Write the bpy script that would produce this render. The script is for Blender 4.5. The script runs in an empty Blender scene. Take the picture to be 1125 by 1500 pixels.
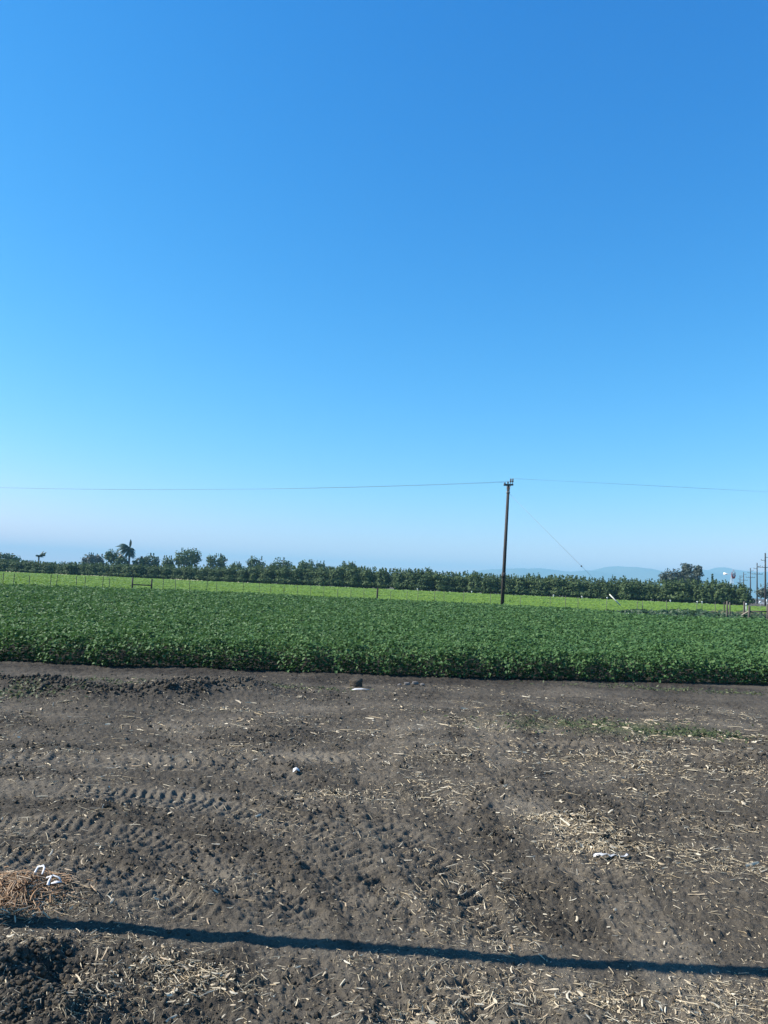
import bpy, math, random
import numpy as np
from mathutils import Vector, Matrix

random.seed(7)
rng = np.random.default_rng(11)
R = math.radians
scene = bpy.context.scene
COL = scene.collection

# ------------------------------------------------------------------ camera
F = 1127.0                       # focal length in photo pixels (photo 1125 x 1500)
CAM_H = 1.7
PITCH, ROLL = R(5.2), R(2.45)
fw = np.array([0, math.cos(PITCH), math.sin(PITCH)])
r0 = np.array([1.0, 0, 0]); u0 = np.array([0, -math.sin(PITCH), math.cos(PITCH)])
rt = math.cos(ROLL)*r0 + math.sin(ROLL)*u0
up = -math.sin(ROLL)*r0 + math.cos(ROLL)*u0
CAM = np.array([0, 0, CAM_H])

def ray(px, py):
    return fw*F + rt*(px-562.5) - up*(py-750)
def gnd(px, py, z=0.0):
    d = ray(px, py); return CAM + d*((z-CAM_H)/d[2])
def at(px, py, Y):
    d = ray(px, py); return CAM + d*(Y/d[1])

cam_d = bpy.data.cameras.new('camera'); cam = bpy.data.objects.new('camera', cam_d); COL.objects.link(cam)
cam_d.sensor_fit = 'VERTICAL'; cam_d.sensor_height = 24; cam_d.sensor_width = 18
cam_d.lens = 24*F/1500; cam_d.clip_start = 0.05; cam_d.clip_end = 60000
M = Matrix.Identity(4)
for i in range(3):
    M[i][0] = rt[i]; M[i][1] = up[i]; M[i][2] = -fw[i]; M[i][3] = CAM[i]
cam.matrix_world = M
scene.camera = cam

# ------------------------------------------------------------------ noise
def _h(ix, iy, s):
    h = (ix.astype(np.int64)*374761393 + iy.astype(np.int64)*668265263 + s*1442695041) & 0xffffffff
    h = ((h ^ (h >> 13))*1274126177) & 0xffffffff
    h = ((h ^ (h >> 16))*2246822519) & 0xffffffff
    return ((h ^ (h >> 15)) & 0xffffff).astype(np.float64)/0xffffff
def vnoise(x, y, s=0):
    ix = np.floor(x); iy = np.floor(y); fx = x-ix; fy = y-iy
    def g(dx, dy):
        a = _h(ix+dx, iy+dy, s)*2*np.pi
        return np.cos(a)*(fx-dx)+np.sin(a)*(fy-dy)
    ux = fx**3*(fx*(fx*6-15)+10); uy = fy**3*(fy*(fy*6-15)+10)
    a = g(0, 0)*(1-ux)+g(1, 0)*ux; b = g(0, 1)*(1-ux)+g(1, 1)*ux
    return (a*(1-uy)+b*uy)*1.5
def fbm(x, y, s=0, o=3):
    t = 0; a = 1.0
    for k in range(o):
        t = t+a*vnoise(x*2**k, y*2**k, s+k*17); a *= .5
    return t
def worley(x, y, s=0):
    ix = np.floor(x); iy = np.floor(y); d1 = np.full(x.shape, 9.0); hh = np.zeros(x.shape)
    for dx in (-1, 0, 1):
        for dy in (-1, 0, 1):
            cx = ix+dx; cy = iy+dy
            px = cx+_h(cx, cy, s); py = cy+_h(cx, cy, s+5)
            d = (px-x)**2+(py-y)**2; m = d < d1
            d1 = np.where(m, d, d1); hh = np.where(m, _h(cx, cy, s+9), hh)
    return np.sqrt(d1), hh
def sstep(a, b, x):
    t = np.clip((x-a)/(b-a), 0, 1); return t*t*(3-2*t)

# ------------------------------------------------------------------ object helpers
def tag(o, label=None, cat=None, group=None, kind=None):
    if label: o['label'] = label
    if cat: o['category'] = cat
    if group: o['group'] = group
    if kind: o['kind'] = kind
    return o
def empty(name, loc, label, cat, group=None, rz=0):
    o = bpy.data.objects.new(name, None); COL.objects.link(o)
    o.location = [float(v) for v in loc]; o.rotation_euler = (0, 0, rz); o.empty_display_size = .3
    return tag(o, label, cat, group)
def mesh_np(name, verts, loops, sizes, mat, parent=None, smooth=False, attrs=None, loc=None):
    """verts (n,3), loops flat vertex indices, sizes per-face loop counts"""
    me = bpy.data.meshes.new(name)
    verts = np.ascontiguousarray(verts, dtype=np.float32); loops = np.ascontiguousarray(loops, dtype=np.int32).ravel()
    sizes = np.asarray(sizes, dtype=np.int32)
    me.vertices.add(len(verts)); me.vertices.foreach_set('co', verts.ravel())
    me.loops.add(len(loops)); me.loops.foreach_set('vertex_index', loops)
    me.polygons.add(len(sizes))
    st = np.zeros(len(sizes), dtype=np.int32); st[1:] = np.cumsum(sizes)[:-1]
    me.polygons.foreach_set('loop_start', st)
    try: me.polygons.foreach_set('loop_total', sizes)
    except Exception: pass
    if smooth: me.polygons.foreach_set('use_smooth', np.ones(len(sizes), dtype=bool))
    for k, v in (attrs or {}).items():
        a = me.attributes.new(k, 'FLOAT', 'POINT'); a.data.foreach_set('value', np.ascontiguousarray(v, dtype=np.float32))
    me.update(calc_edges=True); me.validate()
    if mat: me.materials.append(mat)
    o = bpy.data.objects.new(name, me); COL.objects.link(o)
    if parent: o.parent = parent
    if loc is not None: o.location = [float(v) for v in loc]
    return o

class MB:
    """collects simple shapes into one mesh"""
    def __init__(s): s.v = []; s.f = []
    def add(s, vs, fs):
        n = len(s.v); s.v += [tuple(float(c) for c in v) for v in vs]; s.f += [tuple(i+n for i in f) for f in fs]
    def box(s, c, d, rot=None):
        x, y, z = d[0]/2, d[1]/2, d[2]/2
        vs = [Vector(p) for p in ((-x,-y,-z),(x,-y,-z),(x,y,-z),(-x,y,-z),(-x,-y,z),(x,-y,z),(x,y,z),(-x,y,z))]
        if rot is not None: vs = [rot @ v for v in vs]
        s.add([v+Vector([float(a) for a in c]) for v in vs], [(3,2,1,0),(4,5,6,7),(0,1,5,4),(1,2,6,5),(2,3,7,6),(3,0,4,7)])
    def tube(s, pts, rad, n=8, cap=True):
        pts = [Vector([float(a) for a in p]) for p in pts]
        if not hasattr(rad, '__len__'): rad = [rad]*len(pts)
        rings = []
        for i, p in enumerate(pts):
            t = (pts[min(i+1, len(pts)-1)]-pts[max(i-1, 0)]).normalized()
            a = Vector((0, 0, 1)) if abs(t.z) < .9 else Vector((1, 0, 0))
            u = t.cross(a).normalized(); w = t.cross(u)
            rings.append([p+(u*math.cos(2*math.pi*k/n)+w*math.sin(2*math.pi*k/n))*rad[i] for k in range(n)])
        vs = [v for r in rings for v in r]; fs = []
        for i in range(len(pts)-1):
            for k in range(n):
                k2 = (k+1) % n
                fs.append((i*n+k, (i+1)*n+k, (i+1)*n+k2, i*n+k2))
        if cap:
            fs.append(tuple(range(n))); fs.append(tuple((len(pts)-1)*n+k for k in reversed(range(n))))
        s.add(vs, fs)
    def bar(s, a, b, w, h):
        a = Vector([float(c) for c in a]); b = Vector([float(c) for c in b]); d = b-a
        q = d.to_track_quat('X', 'Z').to_matrix()
        s.box((a+b)/2, (d.length, w, h), q)
    def build(s, name, mat, parent=None, smooth=False, loc=None):
        loops = [i for f in s.f for i in f]
        return mesh_np(name, np.array(s.v), loops, [len(f) for f in s.f], mat, parent, smooth, loc=loc)

# ------------------------------------------------------------------ materials
def mat_new(name):
    m = bpy.data.materials.new(name); m.use_nodes = True
    nt = m.node_tree; b = nt.nodes['Principled BSDF']
    return m, nt, b
def ramp(nt, stops):
    n = nt.nodes.new('ShaderNodeValToRGB'); e = n.color_ramp.elements
    while len(e) < len(stops): e.new(.5)
    for i, (p, c) in enumerate(stops): e[i].position = p; e[i].color = (*c, 1)
    return n
def noise(nt, scale, detail=4, rough=.55, coord=None, stretch=None):
    n = nt.nodes.new('ShaderNodeTexNoise'); n.inputs['Scale'].default_value = scale
    n.inputs['Detail'].default_value = detail; n.inputs['Roughness'].default_value = rough
    c = coord or nt.nodes.new('ShaderNodeTexCoord').outputs['Object']
    if stretch:
        mp = nt.nodes.new('ShaderNodeMapping'); mp.inputs['Scale'].default_value = stretch
        nt.links.new(c, mp.inputs['Vector']); c = mp.outputs['Vector']
    nt.links.new(c, n.inputs['Vector']); return n
def foliage(name, cols, rough=.5, transl=.3, tcol=None, spec=.5, patch=None):
    m, nt, b = mat_new(name)
    g = nt.nodes.new('ShaderNodeNewGeometry')
    rp = ramp(nt, [(i/(len(cols)-1), c) for i, c in enumerate(cols)])
    nt.links.new(g.outputs['Random Per Island'], rp.inputs['Fac'])
    if patch:                                       # plants of uneven vigour: yellower and darker patches
        pn = noise(nt, patch, 4, .6); pr2 = ramp(nt, [(.32, (.72, .80, .80)), (.52, (1, 1, 1)), (.72, (1.0, 1.0, .85))])
        nt.links.new(pn.outputs['Fac'], pr2.inputs['Fac']); pm = nt.nodes.new('ShaderNodeMix'); pm.data_type = 'RGBA'; pm.blend_type = 'MULTIPLY'
        pm.inputs['Factor'].default_value = 1; nt.links.new(rp.outputs['Color'], pm.inputs['A']); nt.links.new(pr2.outputs['Color'], pm.inputs['B'])
        nt.links.new(pm.outputs['Result'], b.inputs['Base Color'])
    else: nt.links.new(rp.outputs['Color'], b.inputs['Base Color'])
    b.inputs['Roughness'].default_value = rough
    b.inputs['Specular IOR Level'].default_value = spec
    t = nt.nodes.new('ShaderNodeBsdfTranslucent'); mx = nt.nodes.new('ShaderNodeMixShader')
    if tcol: t.inputs['Color'].default_value = (*tcol, 1)
    else: nt.links.new(rp.outputs['Color'], t.inputs['Color'])
    mx.inputs['Fac'].default_value = transl
    nt.links.new(b.outputs['BSDF'], mx.inputs[1]); nt.links.new(t.outputs['BSDF'], mx.inputs[2])
    nt.links.new(mx.outputs[0], nt.nodes['Material Output'].inputs['Surface'])
    return m
def varied(name, c1, c2, scale, rough=.8, stretch=None, bump=0.0, metal=0.0):
    m, nt, b = mat_new(name)
    n = noise(nt, scale, 5, .6, stretch=stretch); rp = ramp(nt, [(.3, c1), (.7, c2)])
    nt.links.new(n.outputs['Fac'], rp.inputs['Fac']); nt.links.new(rp.outputs['Color'], b.inputs['Base Color'])
    b.inputs['Roughness'].default_value = rough; b.inputs['Metallic'].default_value = metal
    if bump:
        bp = nt.nodes.new('ShaderNodeBump'); bp.inputs['Strength'].default_value = bump; bp.inputs['Distance'].default_value = .02
        nt.links.new(n.outputs['Fac'], bp.inputs['Height']); nt.links.new(bp.outputs['Normal'], b.inputs['Normal'])
    return m

def soil_material():
    m, nt, b = mat_new('dark_clay_soil')
    L = nt.links.new
    co = nt.nodes.new('ShaderNodeTexCoord').outputs['Object']
    big = noise(nt, .9, 5, .6, co); mid = noise(nt, 9, 5, .65, co); fine = noise(nt, 70, 4, .7, co)
    add = nt.nodes.new('ShaderNodeMath'); add.operation = 'MULTIPLY_ADD'
    L(mid.outputs['Fac'], add.inputs[0]); add.inputs[1].default_value = .6; L(big.outputs['Fac'], add.inputs[2])
    ad2 = nt.nodes.new('ShaderNodeMath'); ad2.operation = 'MULTIPLY_ADD'
    L(fine.outputs['Fac'], ad2.inputs[0]); ad2.inputs[1].default_value = .75; L(add.outputs[0], ad2.inputs[2])
    at_ = nt.nodes.new('ShaderNodeAttribute'); at_.attribute_name = 'dust'
    ad3 = nt.nodes.new('ShaderNodeMath'); ad3.operation = 'MULTIPLY_ADD'
    L(at_.outputs['Fac'], ad3.inputs[0]); ad3.inputs[1].default_value = .40; L(ad2.outputs[0], ad3.inputs[2])
    rp = ramp(nt, [(.42, SOIL[0]), (.55, SOIL[1]), (.68, SOIL[2]), (.86, SOIL[3])])
    sc = nt.nodes.new('ShaderNodeMath'); sc.operation = 'MULTIPLY'; sc.inputs[1].default_value = .5
    L(ad3.outputs[0], sc.inputs[0]); L(sc.outputs[0], rp.inputs['Fac'])
    # thin green seedlings staining
    ag = nt.nodes.new('ShaderNodeAttribute'); ag.attribute_name = 'green'
    mx = nt.nodes.new('ShaderNodeMix'); mx.data_type = 'RGBA'
    L(ag.outputs['Fac'], mx.inputs['Factor']); L(rp.outputs['Color'], mx.inputs['A']); mx.inputs['B'].default_value = (.085, .105, .04, 1)
    L(mx.outputs['Result'], b.inputs['Base Color'])
    b.inputs['Roughness'].default_value = .95; b.inputs['Specular IOR Level'].default_value = .15
    f2 = noise(nt, 160, 4, .7, co)
    bp = nt.nodes.new('ShaderNodeBump'); bp.inputs['Strength'].default_value = .9; bp.inputs['Distance'].default_value = .011
    L(f2.outputs['Fac'], bp.inputs['Height'])
    bp2 = nt.nodes.new('ShaderNodeBump'); bp2.inputs['Strength'].default_value = .8; bp2.inputs['Distance'].default_value = .018
    f3 = noise(nt, 45, 3, .6, co); L(f3.outputs['Fac'], bp2.inputs['Height']); L(bp.outputs['Normal'], bp2.inputs['Normal'])
    L(bp2.outputs['Normal'], b.inputs['Normal'])
    return m
SOIL = [(0.0380, 0.0321, 0.0251), (0.0720, 0.0613, 0.0465), (0.1060, 0.0893, 0.0671), (0.1649, 0.1409, 0.1065)]
m_soil = soil_material()

# ------------------------------------------------------------------ sun and sky
SKY_CURVE = ((2.15, .53), (1.06, .455), (.7, .565))
A = gnd(100, 1360); B = gnd(1122, 1426)
sd = (A-B); sd /= np.linalg.norm(sd)               # the pipe's shadow points away from the sun
SUN_AZ = math.atan2(sd[0], sd[1])                  # from +Y, clockwise positive
SUN_EL = R(37)
sun_dir = Vector((math.sin(SUN_AZ)*math.cos(SUN_EL), math.cos(SUN_AZ)*math.cos(SUN_EL), math.sin(SUN_EL)))
sl = bpy.data.lights.new('sun', 'SUN'); sl.energy = 5.0; sl.angle = R(.35); sl.color = (1, .95, .87)
so = bpy.data.objects.new('sun', sl); COL.objects.link(so)
so.rotation_euler = sun_dir.to_track_quat('Z', 'Y').to_euler(); so.location = (-30, 0, 40)
w = bpy.data.worlds.new('World'); scene.world = w; w.use_nodes = True
nt = w.node_tree; bg = nt.nodes['Background']
sky = nt.nodes.new('ShaderNodeTexSky'); sky.sky_type = 'NISHITA'; sky.sun_disc = False
sky.sun_elevation = SUN_EL; sky.sun_rotation = SUN_AZ
sky.altitude = 0; sky.air_density = 1.0; sky.dust_density = .05; sky.ozone_density = 3.0
# deepen the sky's blue: a fixed response curve per channel
sp = nt.nodes.new('ShaderNodeSeparateColor'); cb_ = nt.nodes.new('ShaderNodeCombineColor')
nt.links.new(sky.outputs[0], sp.inputs[0])
for ch, (g_, gain) in enumerate(SKY_CURVE):
    pw_ = nt.nodes.new('ShaderNodeMath'); pw_.operation = 'POWER'; ml = nt.nodes.new('ShaderNodeMath'); ml.operation = 'MULTIPLY'
    sc_ = nt.nodes.new('ShaderNodeMath'); sc_.operation = 'MULTIPLY'; sc_.inputs[1].default_value = .191
    nt.links.new(sp.outputs[ch], sc_.inputs[0]); nt.links.new(sc_.outputs[0], pw_.inputs[0]); pw_.inputs[1].default_value = g_
    nt.links.new(pw_.outputs[0], ml.inputs[0]); ml.inputs[1].default_value = gain/.15
    nt.links.new(ml.outputs[0], cb_.inputs[ch])
nt.links.new(cb_.outputs[0], bg.inputs['Color'])
bg.inputs['Strength'].default_value = .15
scene.view_settings.view_transform = 'Standard'; scene.view_settings.look = 'None'
scene.view_settings.exposure = 0.95; scene.view_settings.gamma = 1
cy = scene.cycles
cy.max_bounces = 6; cy.diffuse_bounces = 3; cy.glossy_bounces = 2; cy.transmission_bounces = 4; cy.volume_bounces = 0
cy.use_denoising = True; cy.caustics_reflective = False; cy.caustics_refractive = False

# ------------------------------------------------------------------ the ground sheet
edge_px = [(-400, 950), (-200, 960), (0, 969), (150, 976), (300, 980), (450, 986), (560, 990), (700, 994), (900, 999), (1125, 1004), (1500, 1011)]
edge_w = np.array([gnd(*p)[:2] for p in edge_px])
def edge_y(x): return np.interp(x, edge_w[:, 0], edge_w[:, 1])

def poly_dist(x, y, pts):
    """distance to polyline, signed side distance and arc length"""
    best = np.full(x.shape, 1e9); sdv = np.zeros(x.shape); arc = np.zeros(x.shape); acc = 0
    for a, b in zip(pts[:-1], pts[1:]):
        d = b-a; ln = np.hypot(*d); t = np.clip(((x-a[0])*d[0]+(y-a[1])*d[1])/ln**2, 0, 1)
        qx = a[0]+t*d[0]-x; qy = a[1]+t*d[1]-y; di = np.hypot(qx, qy); m = di < best
        best = np.where(m, di, best); sdv = np.where(m, (d[0]*(y-a[1])-d[1]*(x-a[0]))/ln, sdv)
        arc = np.where(m, acc+t*ln, arc); acc += ln
    return best, sdv, arc
def smooth_path(px):
    p = np.array([gnd(*q)[:2] for q in px])
    for _ in range(2):                              # Chaikin
        q = [p[0]]
        for a, b in zip(p[:-1], p[1:]): q += [a*.75+b*.25, a*.25+b*.75]
        p = np.array(q+[p[-1]])
    return p
TRACKS = [
    (smooth_path([(-150, 1150), (200, 1165), (400, 1195), (500, 1260), (560, 1330), (610, 1420), (660, 1580)]), .25, .075),
    (smooth_path([(-150, 1200), (150, 1215), (300, 1260), (390, 1320), (445, 1390), (480, 1580)]), .24, .07),
    (smooth_path([(640, 1050), (560, 1080), (545, 1130), (570, 1200), (630, 1270), (690, 1340), (730, 1420), (760, 1580)]), .20, .07),
    (smooth_path([(240, 1055), (310, 1100), (400, 1140), (490, 1185), (570, 1230), (650, 1290), (760, 1400), (850, 1580)]), .25, .08),
    (smooth_path([(715, 1050), (730, 1110), (790, 1200), (890, 1300), (1000, 1420), (1080, 1580)]), .22, .075),
    (smooth_path([(-150, 1105), (300, 1122), (520, 1108), (700, 1085), (900, 1095), (1250, 1130)]), .30, .11),
    (smooth_path([(-150, 1250), (100, 1265), (200, 1310), (300, 1370)]), .2, .075),
]
berm = smooth_path([(-150, 1004), (0, 1010), (100, 1020), (180, 1028), (260, 1022), (345, 1016)])
corner = gnd(25, 1440)[:2]; corner2 = gnd(80, 1490)[:2]; hump = gnd(130, 1358)[:2]; heap = gnd(12, 1325)[:2]; dip = gnd(880, 1412)[:2]; cl_r = gnd(1122, 1118)[:2]
clodspots = [(gnd(470, 1190)[:2], .35), (gnd(490, 1360)[:2], .35), (gnd(340, 1310)[:2], .4), (gnd(300, 1245)[:2], .4), (gnd(780, 1300)[:2], .35),
             (gnd(640, 1290)[:2], .3), (gnd(820, 1055)[:2], .7), (gnd(690, 1480)[:2], .25), (gnd(520, 1500)[:2], .3), (gnd(1010, 1200)[:2], .5)]

SHADE = np.array([gnd(-80, 1349)[:2], gnd(1300, 1437)[:2]])
gpatch = gnd(885, 1066)[:2]
def soil_fields(x, y):
    """height, dust (light compacted soil), roughness and green masks"""
    gap = edge_y(x)-y                               # metres in front of the crop
    near = sstep(-.6, .3, gap)                      # bare headland
    rough = sstep(-.05, .55, fbm(x*.55, y*.55, 3, 3))*.55
    rough = np.maximum(rough, .75*sstep(1.5, .5, gap))
    for c, rr in clodspots:
        rough = np.maximum(rough, .65*np.exp(-(((x-c[0])/1.6)**2+(y-c[1])**2)/rr**2))
    churn = np.zeros(x.shape); trk = np.zeros(x.shape); z = np.zeros(x.shape); dust = np.zeros(x.shape)
    for k, (p, hw, lug) in enumerate(TRACKS):
        d, s, a = poly_dist(x, y, p)
        hw2 = hw*(1+.25*vnoise(a*1.3, a*0+k, 40+k))
        m = sstep(hw2, hw2*.72, d)
        fadek = sstep(-.25, .35, vnoise(a*.7, a*0+3*k, 60+k)+.15)
        ph = a/lug + np.abs(s)/hw*.9 + .25*vnoise(x*4, y*4, 50+k)
        tri = np.abs((ph % 1)-.5)*2
        z += m*fadek*(sstep(.25, .8, tri+.2*vnoise(x*11, y*11, 57))*.017-.014)
        z += .028*np.exp(-((d-hw*1.12)/(.3*hw))**2)*(.4+.6*rough)*fadek
        sb = np.exp(-((d-hw*1.95)/(.55*hw))**2)*sstep(-.2, .35, vnoise(a*.55, a*0+7*k, 71+k)+.12*vnoise(x*3, y*3, 79))
        churn = np.maximum(churn, sb*(1-m))
        trk = np.maximum(trk, m*fadek*.8)
        dust = np.maximum(dust, m*.62)
    rough = np.maximum(rough, .8*churn)*(1-.65*trk)
    dl, _, _ = poly_dist(x, y, SHADE)
    calm = np.exp(-(dl/.22)**2); rough *= 1-.8*calm
    d, s, a = poly_dist(x, y, berm)
    bm = np.exp(-(d/.60)**2)*sstep(0, .8, 9-a*0)
    bm *= .75+.35*vnoise(x*1.1, y*1.1, 77)
    c1 = np.exp(-((x-corner[0])**2/.10+(y-corner[1])**2/.10)); c2 = np.exp(-((x-corner2[0])**2/.06+(y-corner2[1])**2/.05))
    c3 = np.exp(-((x-cl_r[0])**2/.25+(y-cl_r[1])**2/.12))
    rough = np.clip(np.maximum.reduce([rough, bm*1.3, c1*1.2, c2*1.2, c3*1.2]), 0, 1)
    z += .27*bm + .10*c1 + .05*c2 + .10*c3
    z -= .10*np.exp(-((x-corner[0]-.16)**2/.02+(y-corner[1]-.02)**2/.035))
    z += .09*np.exp(-((x-heap[0])**2/.05+(y-heap[1])**2/.06))
    z -= .022*np.exp(-((x-dip[0])**2/.2+(y-dip[1])**2/.1))
    z += .028*np.exp(-((x-hump[0])**2/.06+(y-hump[1])**2/.3))
    z = z*(1-.75*calm) + .035*vnoise(x*.7, y*.7, 1)*(1-.8*calm) + .022*vnoise(x*1.7, y*1.9, 2)*(.4+.6*rough)*(1-.6*calm)
    amp = (.62+.6*rough)*(1-.5*calm)
    wx = x+.03*vnoise(x*9, y*9, 21); wy = y+.03*vnoise(x*9, y*9, 22)
    d1, h1 = worley(wx*8, wy*8, 4); d2, h2 = worley(wx*19, wy*19, 6)
    z += amp*rough*.026*np.clip(.62-d1, 0, 1)*(h1 > .35)*(.4+h1)
    z += amp*.024*np.clip(.6-d2, 0, 1)*(h2 > .3)*(.3+h2)
    d3, h3 = worley(wx*42, wy*42, 16); z += amp*.011*np.clip(.6-d3, 0, 1)*(h3 > .35)*(.3+h3)
    z += .010*(1-.6*calm)*fbm(x*13, y*15, 18, 2) + amp*.014*fbm(x*6, y*7, 8, 3) + .0055*fbm(x*34, y*34, 9, 3)
    # scrape lines left by a blade, running across
    z += .008*vnoise(x*.8, y*11, 31)*(1-rough)
    dust = np.clip(dust + .55*sstep(.0, .5, fbm(x*.4+9, y*.9, 12, 3))*(1-rough) + .25*sstep(.1, .6, vnoise(x*.6, y*5, 33)) - .40*rough - .05*trk, -.6, 1)
    dust -= .45*sstep(2.0, .7, gap)
    green = .7*np.exp(-(((x-gpatch[0])/1.1)**2+((y-gpatch[1])/.45)**2))*sstep(-.5, .3, fbm(x*2, y*2, 66, 3))
    z = z*near
    return z, dust*near, rough*near, green

th_f = np.radians(np.arange(-37, 37.001, .085)); th_c = np.radians(np.arange(43, 318, 8.0))
th = np.concatenate([th_f, th_c])
rs = [.02, .3, .6, .9, 1.2, 1.45]
while rs[-1] < 15: rs.append(rs[-1]*1.003)
while rs[-1] < 70: rs.append(rs[-1]*1.03)
while rs[-1] < 11500: rs.append(rs[-1]*1.22)
rs = np.array(rs)
TT, RR = np.meshgrid(th, rs)
gx = (RR*np.sin(TT)).ravel(); gy = (RR*np.cos(TT)).ravel()
gz = np.zeros_like(gx); gd = np.zeros_like(gx); gg = np.zeros_like(gx)
sel = (RR.ravel() < 16) & (np.abs(np.where(TT > np.pi, TT-2*np.pi, TT)).ravel() < R(37.5))
gz[sel], gd[sel], _, gg[sel] = soil_fields(gx[sel], gy[sel])
sidef = sstep(R(37), R(35), np.abs(np.where(TT > np.pi, TT-2*np.pi, TT)).ravel()); gz *= sidef
nT, nR = len(th), len(rs)
i = np.arange(nR-1)[:, None]*nT; j = np.arange(nT)[None, :]; j2 = (j+1) % nT
quads = np.stack([i+j, i+nT+j, i+nT+j2, i+j2], -1).reshape(-1, 4)[:, ::-1]
ground = mesh_np('ground', np.stack([gx, gy, gz], 1), quads, np.full(len(quads), 4), m_soil, smooth=True, attrs={'dust': gd, 'green': gg})
tag(ground, 'dark dry clay ground with tyre tracks and straw', 'ground', kind='structure')
def soil_z(x, y):
    x = np.atleast_1d(np.asarray(x, float)); y = np.atleast_1d(np.asarray(y, float))
    return soil_fields(x, y)[0]

# ------------------------------------------------------------------ clods of soil (stuff)
def rot_mats(n, flat=1.0):
    q = rng.normal(size=(n, 4)); q /= np.linalg.norm(q, axis=1, keepdims=True)
    a, b, c, d = q.T
    return np.stack([np.stack([1-2*(c*c+d*d), 2*(b*c-a*d), 2*(b*d+a*c)], -1), np.stack([2*(b*c+a*d), 1-2*(b*b+d*d), 2*(c*d-a*b)], -1),
                     np.stack([2*(b*d-a*c), 2*(c*d+a*b), 1-2*(b*b+c*c)], -1)], 1)
def ico(sub):
    import bmesh
    bm = bmesh.new(); bmesh.ops.create_icosphere(bm, subdivisions=sub, radius=1)
    v = np.array([p.co[:] for p in bm.verts]); bm.faces.ensure_lookup_table()
    f = np.array([[q.index for q in p.verts] for p in bm.faces]); bm.free(); return v, f
def scatter_headland(n, dens, rmin=2.0, rmax=13.6):
    out = []
    while sum(len(o) for o in out) < n:
        k = n*4
        r = np.exp(rng.uniform(math.log(rmin), math.log(rmax), k)); t = rng.uniform(R(-34), R(34), k)
        x = r*np.sin(t); y = r*np.cos(t)
        keep = (y < edge_y(x)-.15) & (rng.uniform(size=k) < dens(x, y))
        out.append(np.stack([x, y], 1)[keep])
    return np.concatenate(out)[:n]
iv, if_ = ico(2)
def clod_density(x, y):
    _, _, ro, _ = soil_fields(x, y); return np.clip(ro*1.1-.05, .09, 1)**1.3
N = 27000
p = scatter_headland(N, clod_density)
bd, _, _ = poly_dist(p[:, 0], p[:, 1], berm)
sz = np.minimum(.0036*np.exp(rng.normal(0, .55, N)), .013) + .020*np.exp(-(bd/.5)**2)*rng.uniform(.1, 1, N)**2
cc = np.exp(-((p[:, 0]-corner[0])**2/.2+(p[:, 1]-corner[1])**2/.2)); sz += .014*cc*rng.uniform(0, 1, N)**2
sz = np.minimum(sz, .05)*np.clip(np.hypot(p[:, 0], p[:, 1])/5, .8, 1.5)
base = rng.integers(0, 12, N)
shapes = np.stack([iv*(1+.28*rng.normal(size=(len(iv), 1))*.55) for _ in range(12)])
V = shapes[base]*sz[:, None, None]*rng.uniform(.6, 1.25, (N, 1, 3))
V = np.einsum('nij,nkj->nki', rot_mats(N), V)
V[:, :, 0] += p[:, 0:1]; V[:, :, 1] += p[:, 1:2]; V[:, :, 2] += (soil_z(p[:, 0], p[:, 1])+sz*.35)[:, None]
Fc = (if_[None]+(np.arange(N)*len(iv))[:, None, None]).reshape(-1, 3)
o = mesh_np('soil_clods', V.reshape(-1, 3), Fc, np.full(len(Fc), 3), m_soil, smooth=False, attrs={'dust': np.repeat(rng.normal(0, .25, N), len(iv))})
tag(o, 'loose crumbly dark clods scattered over the bare soil', 'soil clods', kind='stuff')

# ------------------------------------------------------------------ straw and husks (stuff)
m_straw = foliage('dry_straw', [(0.2207, 0.1705, 0.1003), (0.4012, 0.3109, 0.1906), (0.5216, 0.4313, 0.2808), (0.6219, 0.5316, 0.3711), (0.4614, 0.3410, 0.1906), (0.7222, 0.6519, 0.5015)], rough=.6, transl=.1, spec=.3)
m_husk = foliage('dry_husk', [(0.3808, 0.2856, 0.1714), (0.5236, 0.4284, 0.2856), (0.6664, 0.5902, 0.4379), (0.4379, 0.3046, 0.1714)], rough=.6, transl=.15, spec=.3)
PILES = [((812, 1200), .26, .12, 3.2), ((870, 1220), .30, .13, 1.6), ((893, 1240), .3, .10, 1.5), ((865, 1243), .22, .1, 1.8), ((1000, 1250), .35, .16, .5), ((1060, 1275), .4, .2, .55),
         ((490, 1167), .42, .16, .9), ((235, 1420), .22, .12, .9), ((300, 1440), .30, .14, .9), ((22, 1318), .26, .24, 2.6), ((60, 1335), .18, .12, 1.2),
         ((615, 1490), .24, .12, .6), ((740, 1465), .35, .14, .3), ((860, 1455), .4, .2, .25), ((1080, 1470), .5, .25, .35), ((15, 1400), .16, .12, 1.2),
         ((120, 1470), .3, .2, .6), ((250, 1002), .5, .28, 1.3), ((40, 1000), .7, .3, 1.2), ((350, 1010), .6, .2, .5), ((440, 1025), .5, .2, .4),
         ((1110, 1135), .5, .25, .7), ((660, 1110), .6, .3, .35), ((940, 1130), .7, .4, .35), ((330, 1042), .6, .2, .4), ((1000, 1080), .8, .3, .3), ((170, 1380), .3, .15, .5)]
PILES = [(gnd(*p0)[:2], a, b, wgt) for p0, a, b, wgt in PILES]
def straw_density(x, y):
    d = .10*sstep(.05, .5, fbm(x*1.1+4, y*1.3, 90, 3)) + .016
    d = d+.012; d *= 1+.9*sstep(-1.0, 2.5, x)
    d *= 1+.25*sstep(4.2, 2.8, y)
    d *= .35+.65*sstep(13.5, 9, y)
    for c, a, b, wgt in PILES:
        d = d+.55*wgt*np.exp(-(((x-c[0])/a)**2+((y-c[1])/b)**2)*1.6)
    dl, _, _ = poly_dist(x, y, SHADE); d = d*(1-.75*np.exp(-(dl/.07)**2))
    return np.clip(d, 0, 1)
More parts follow.
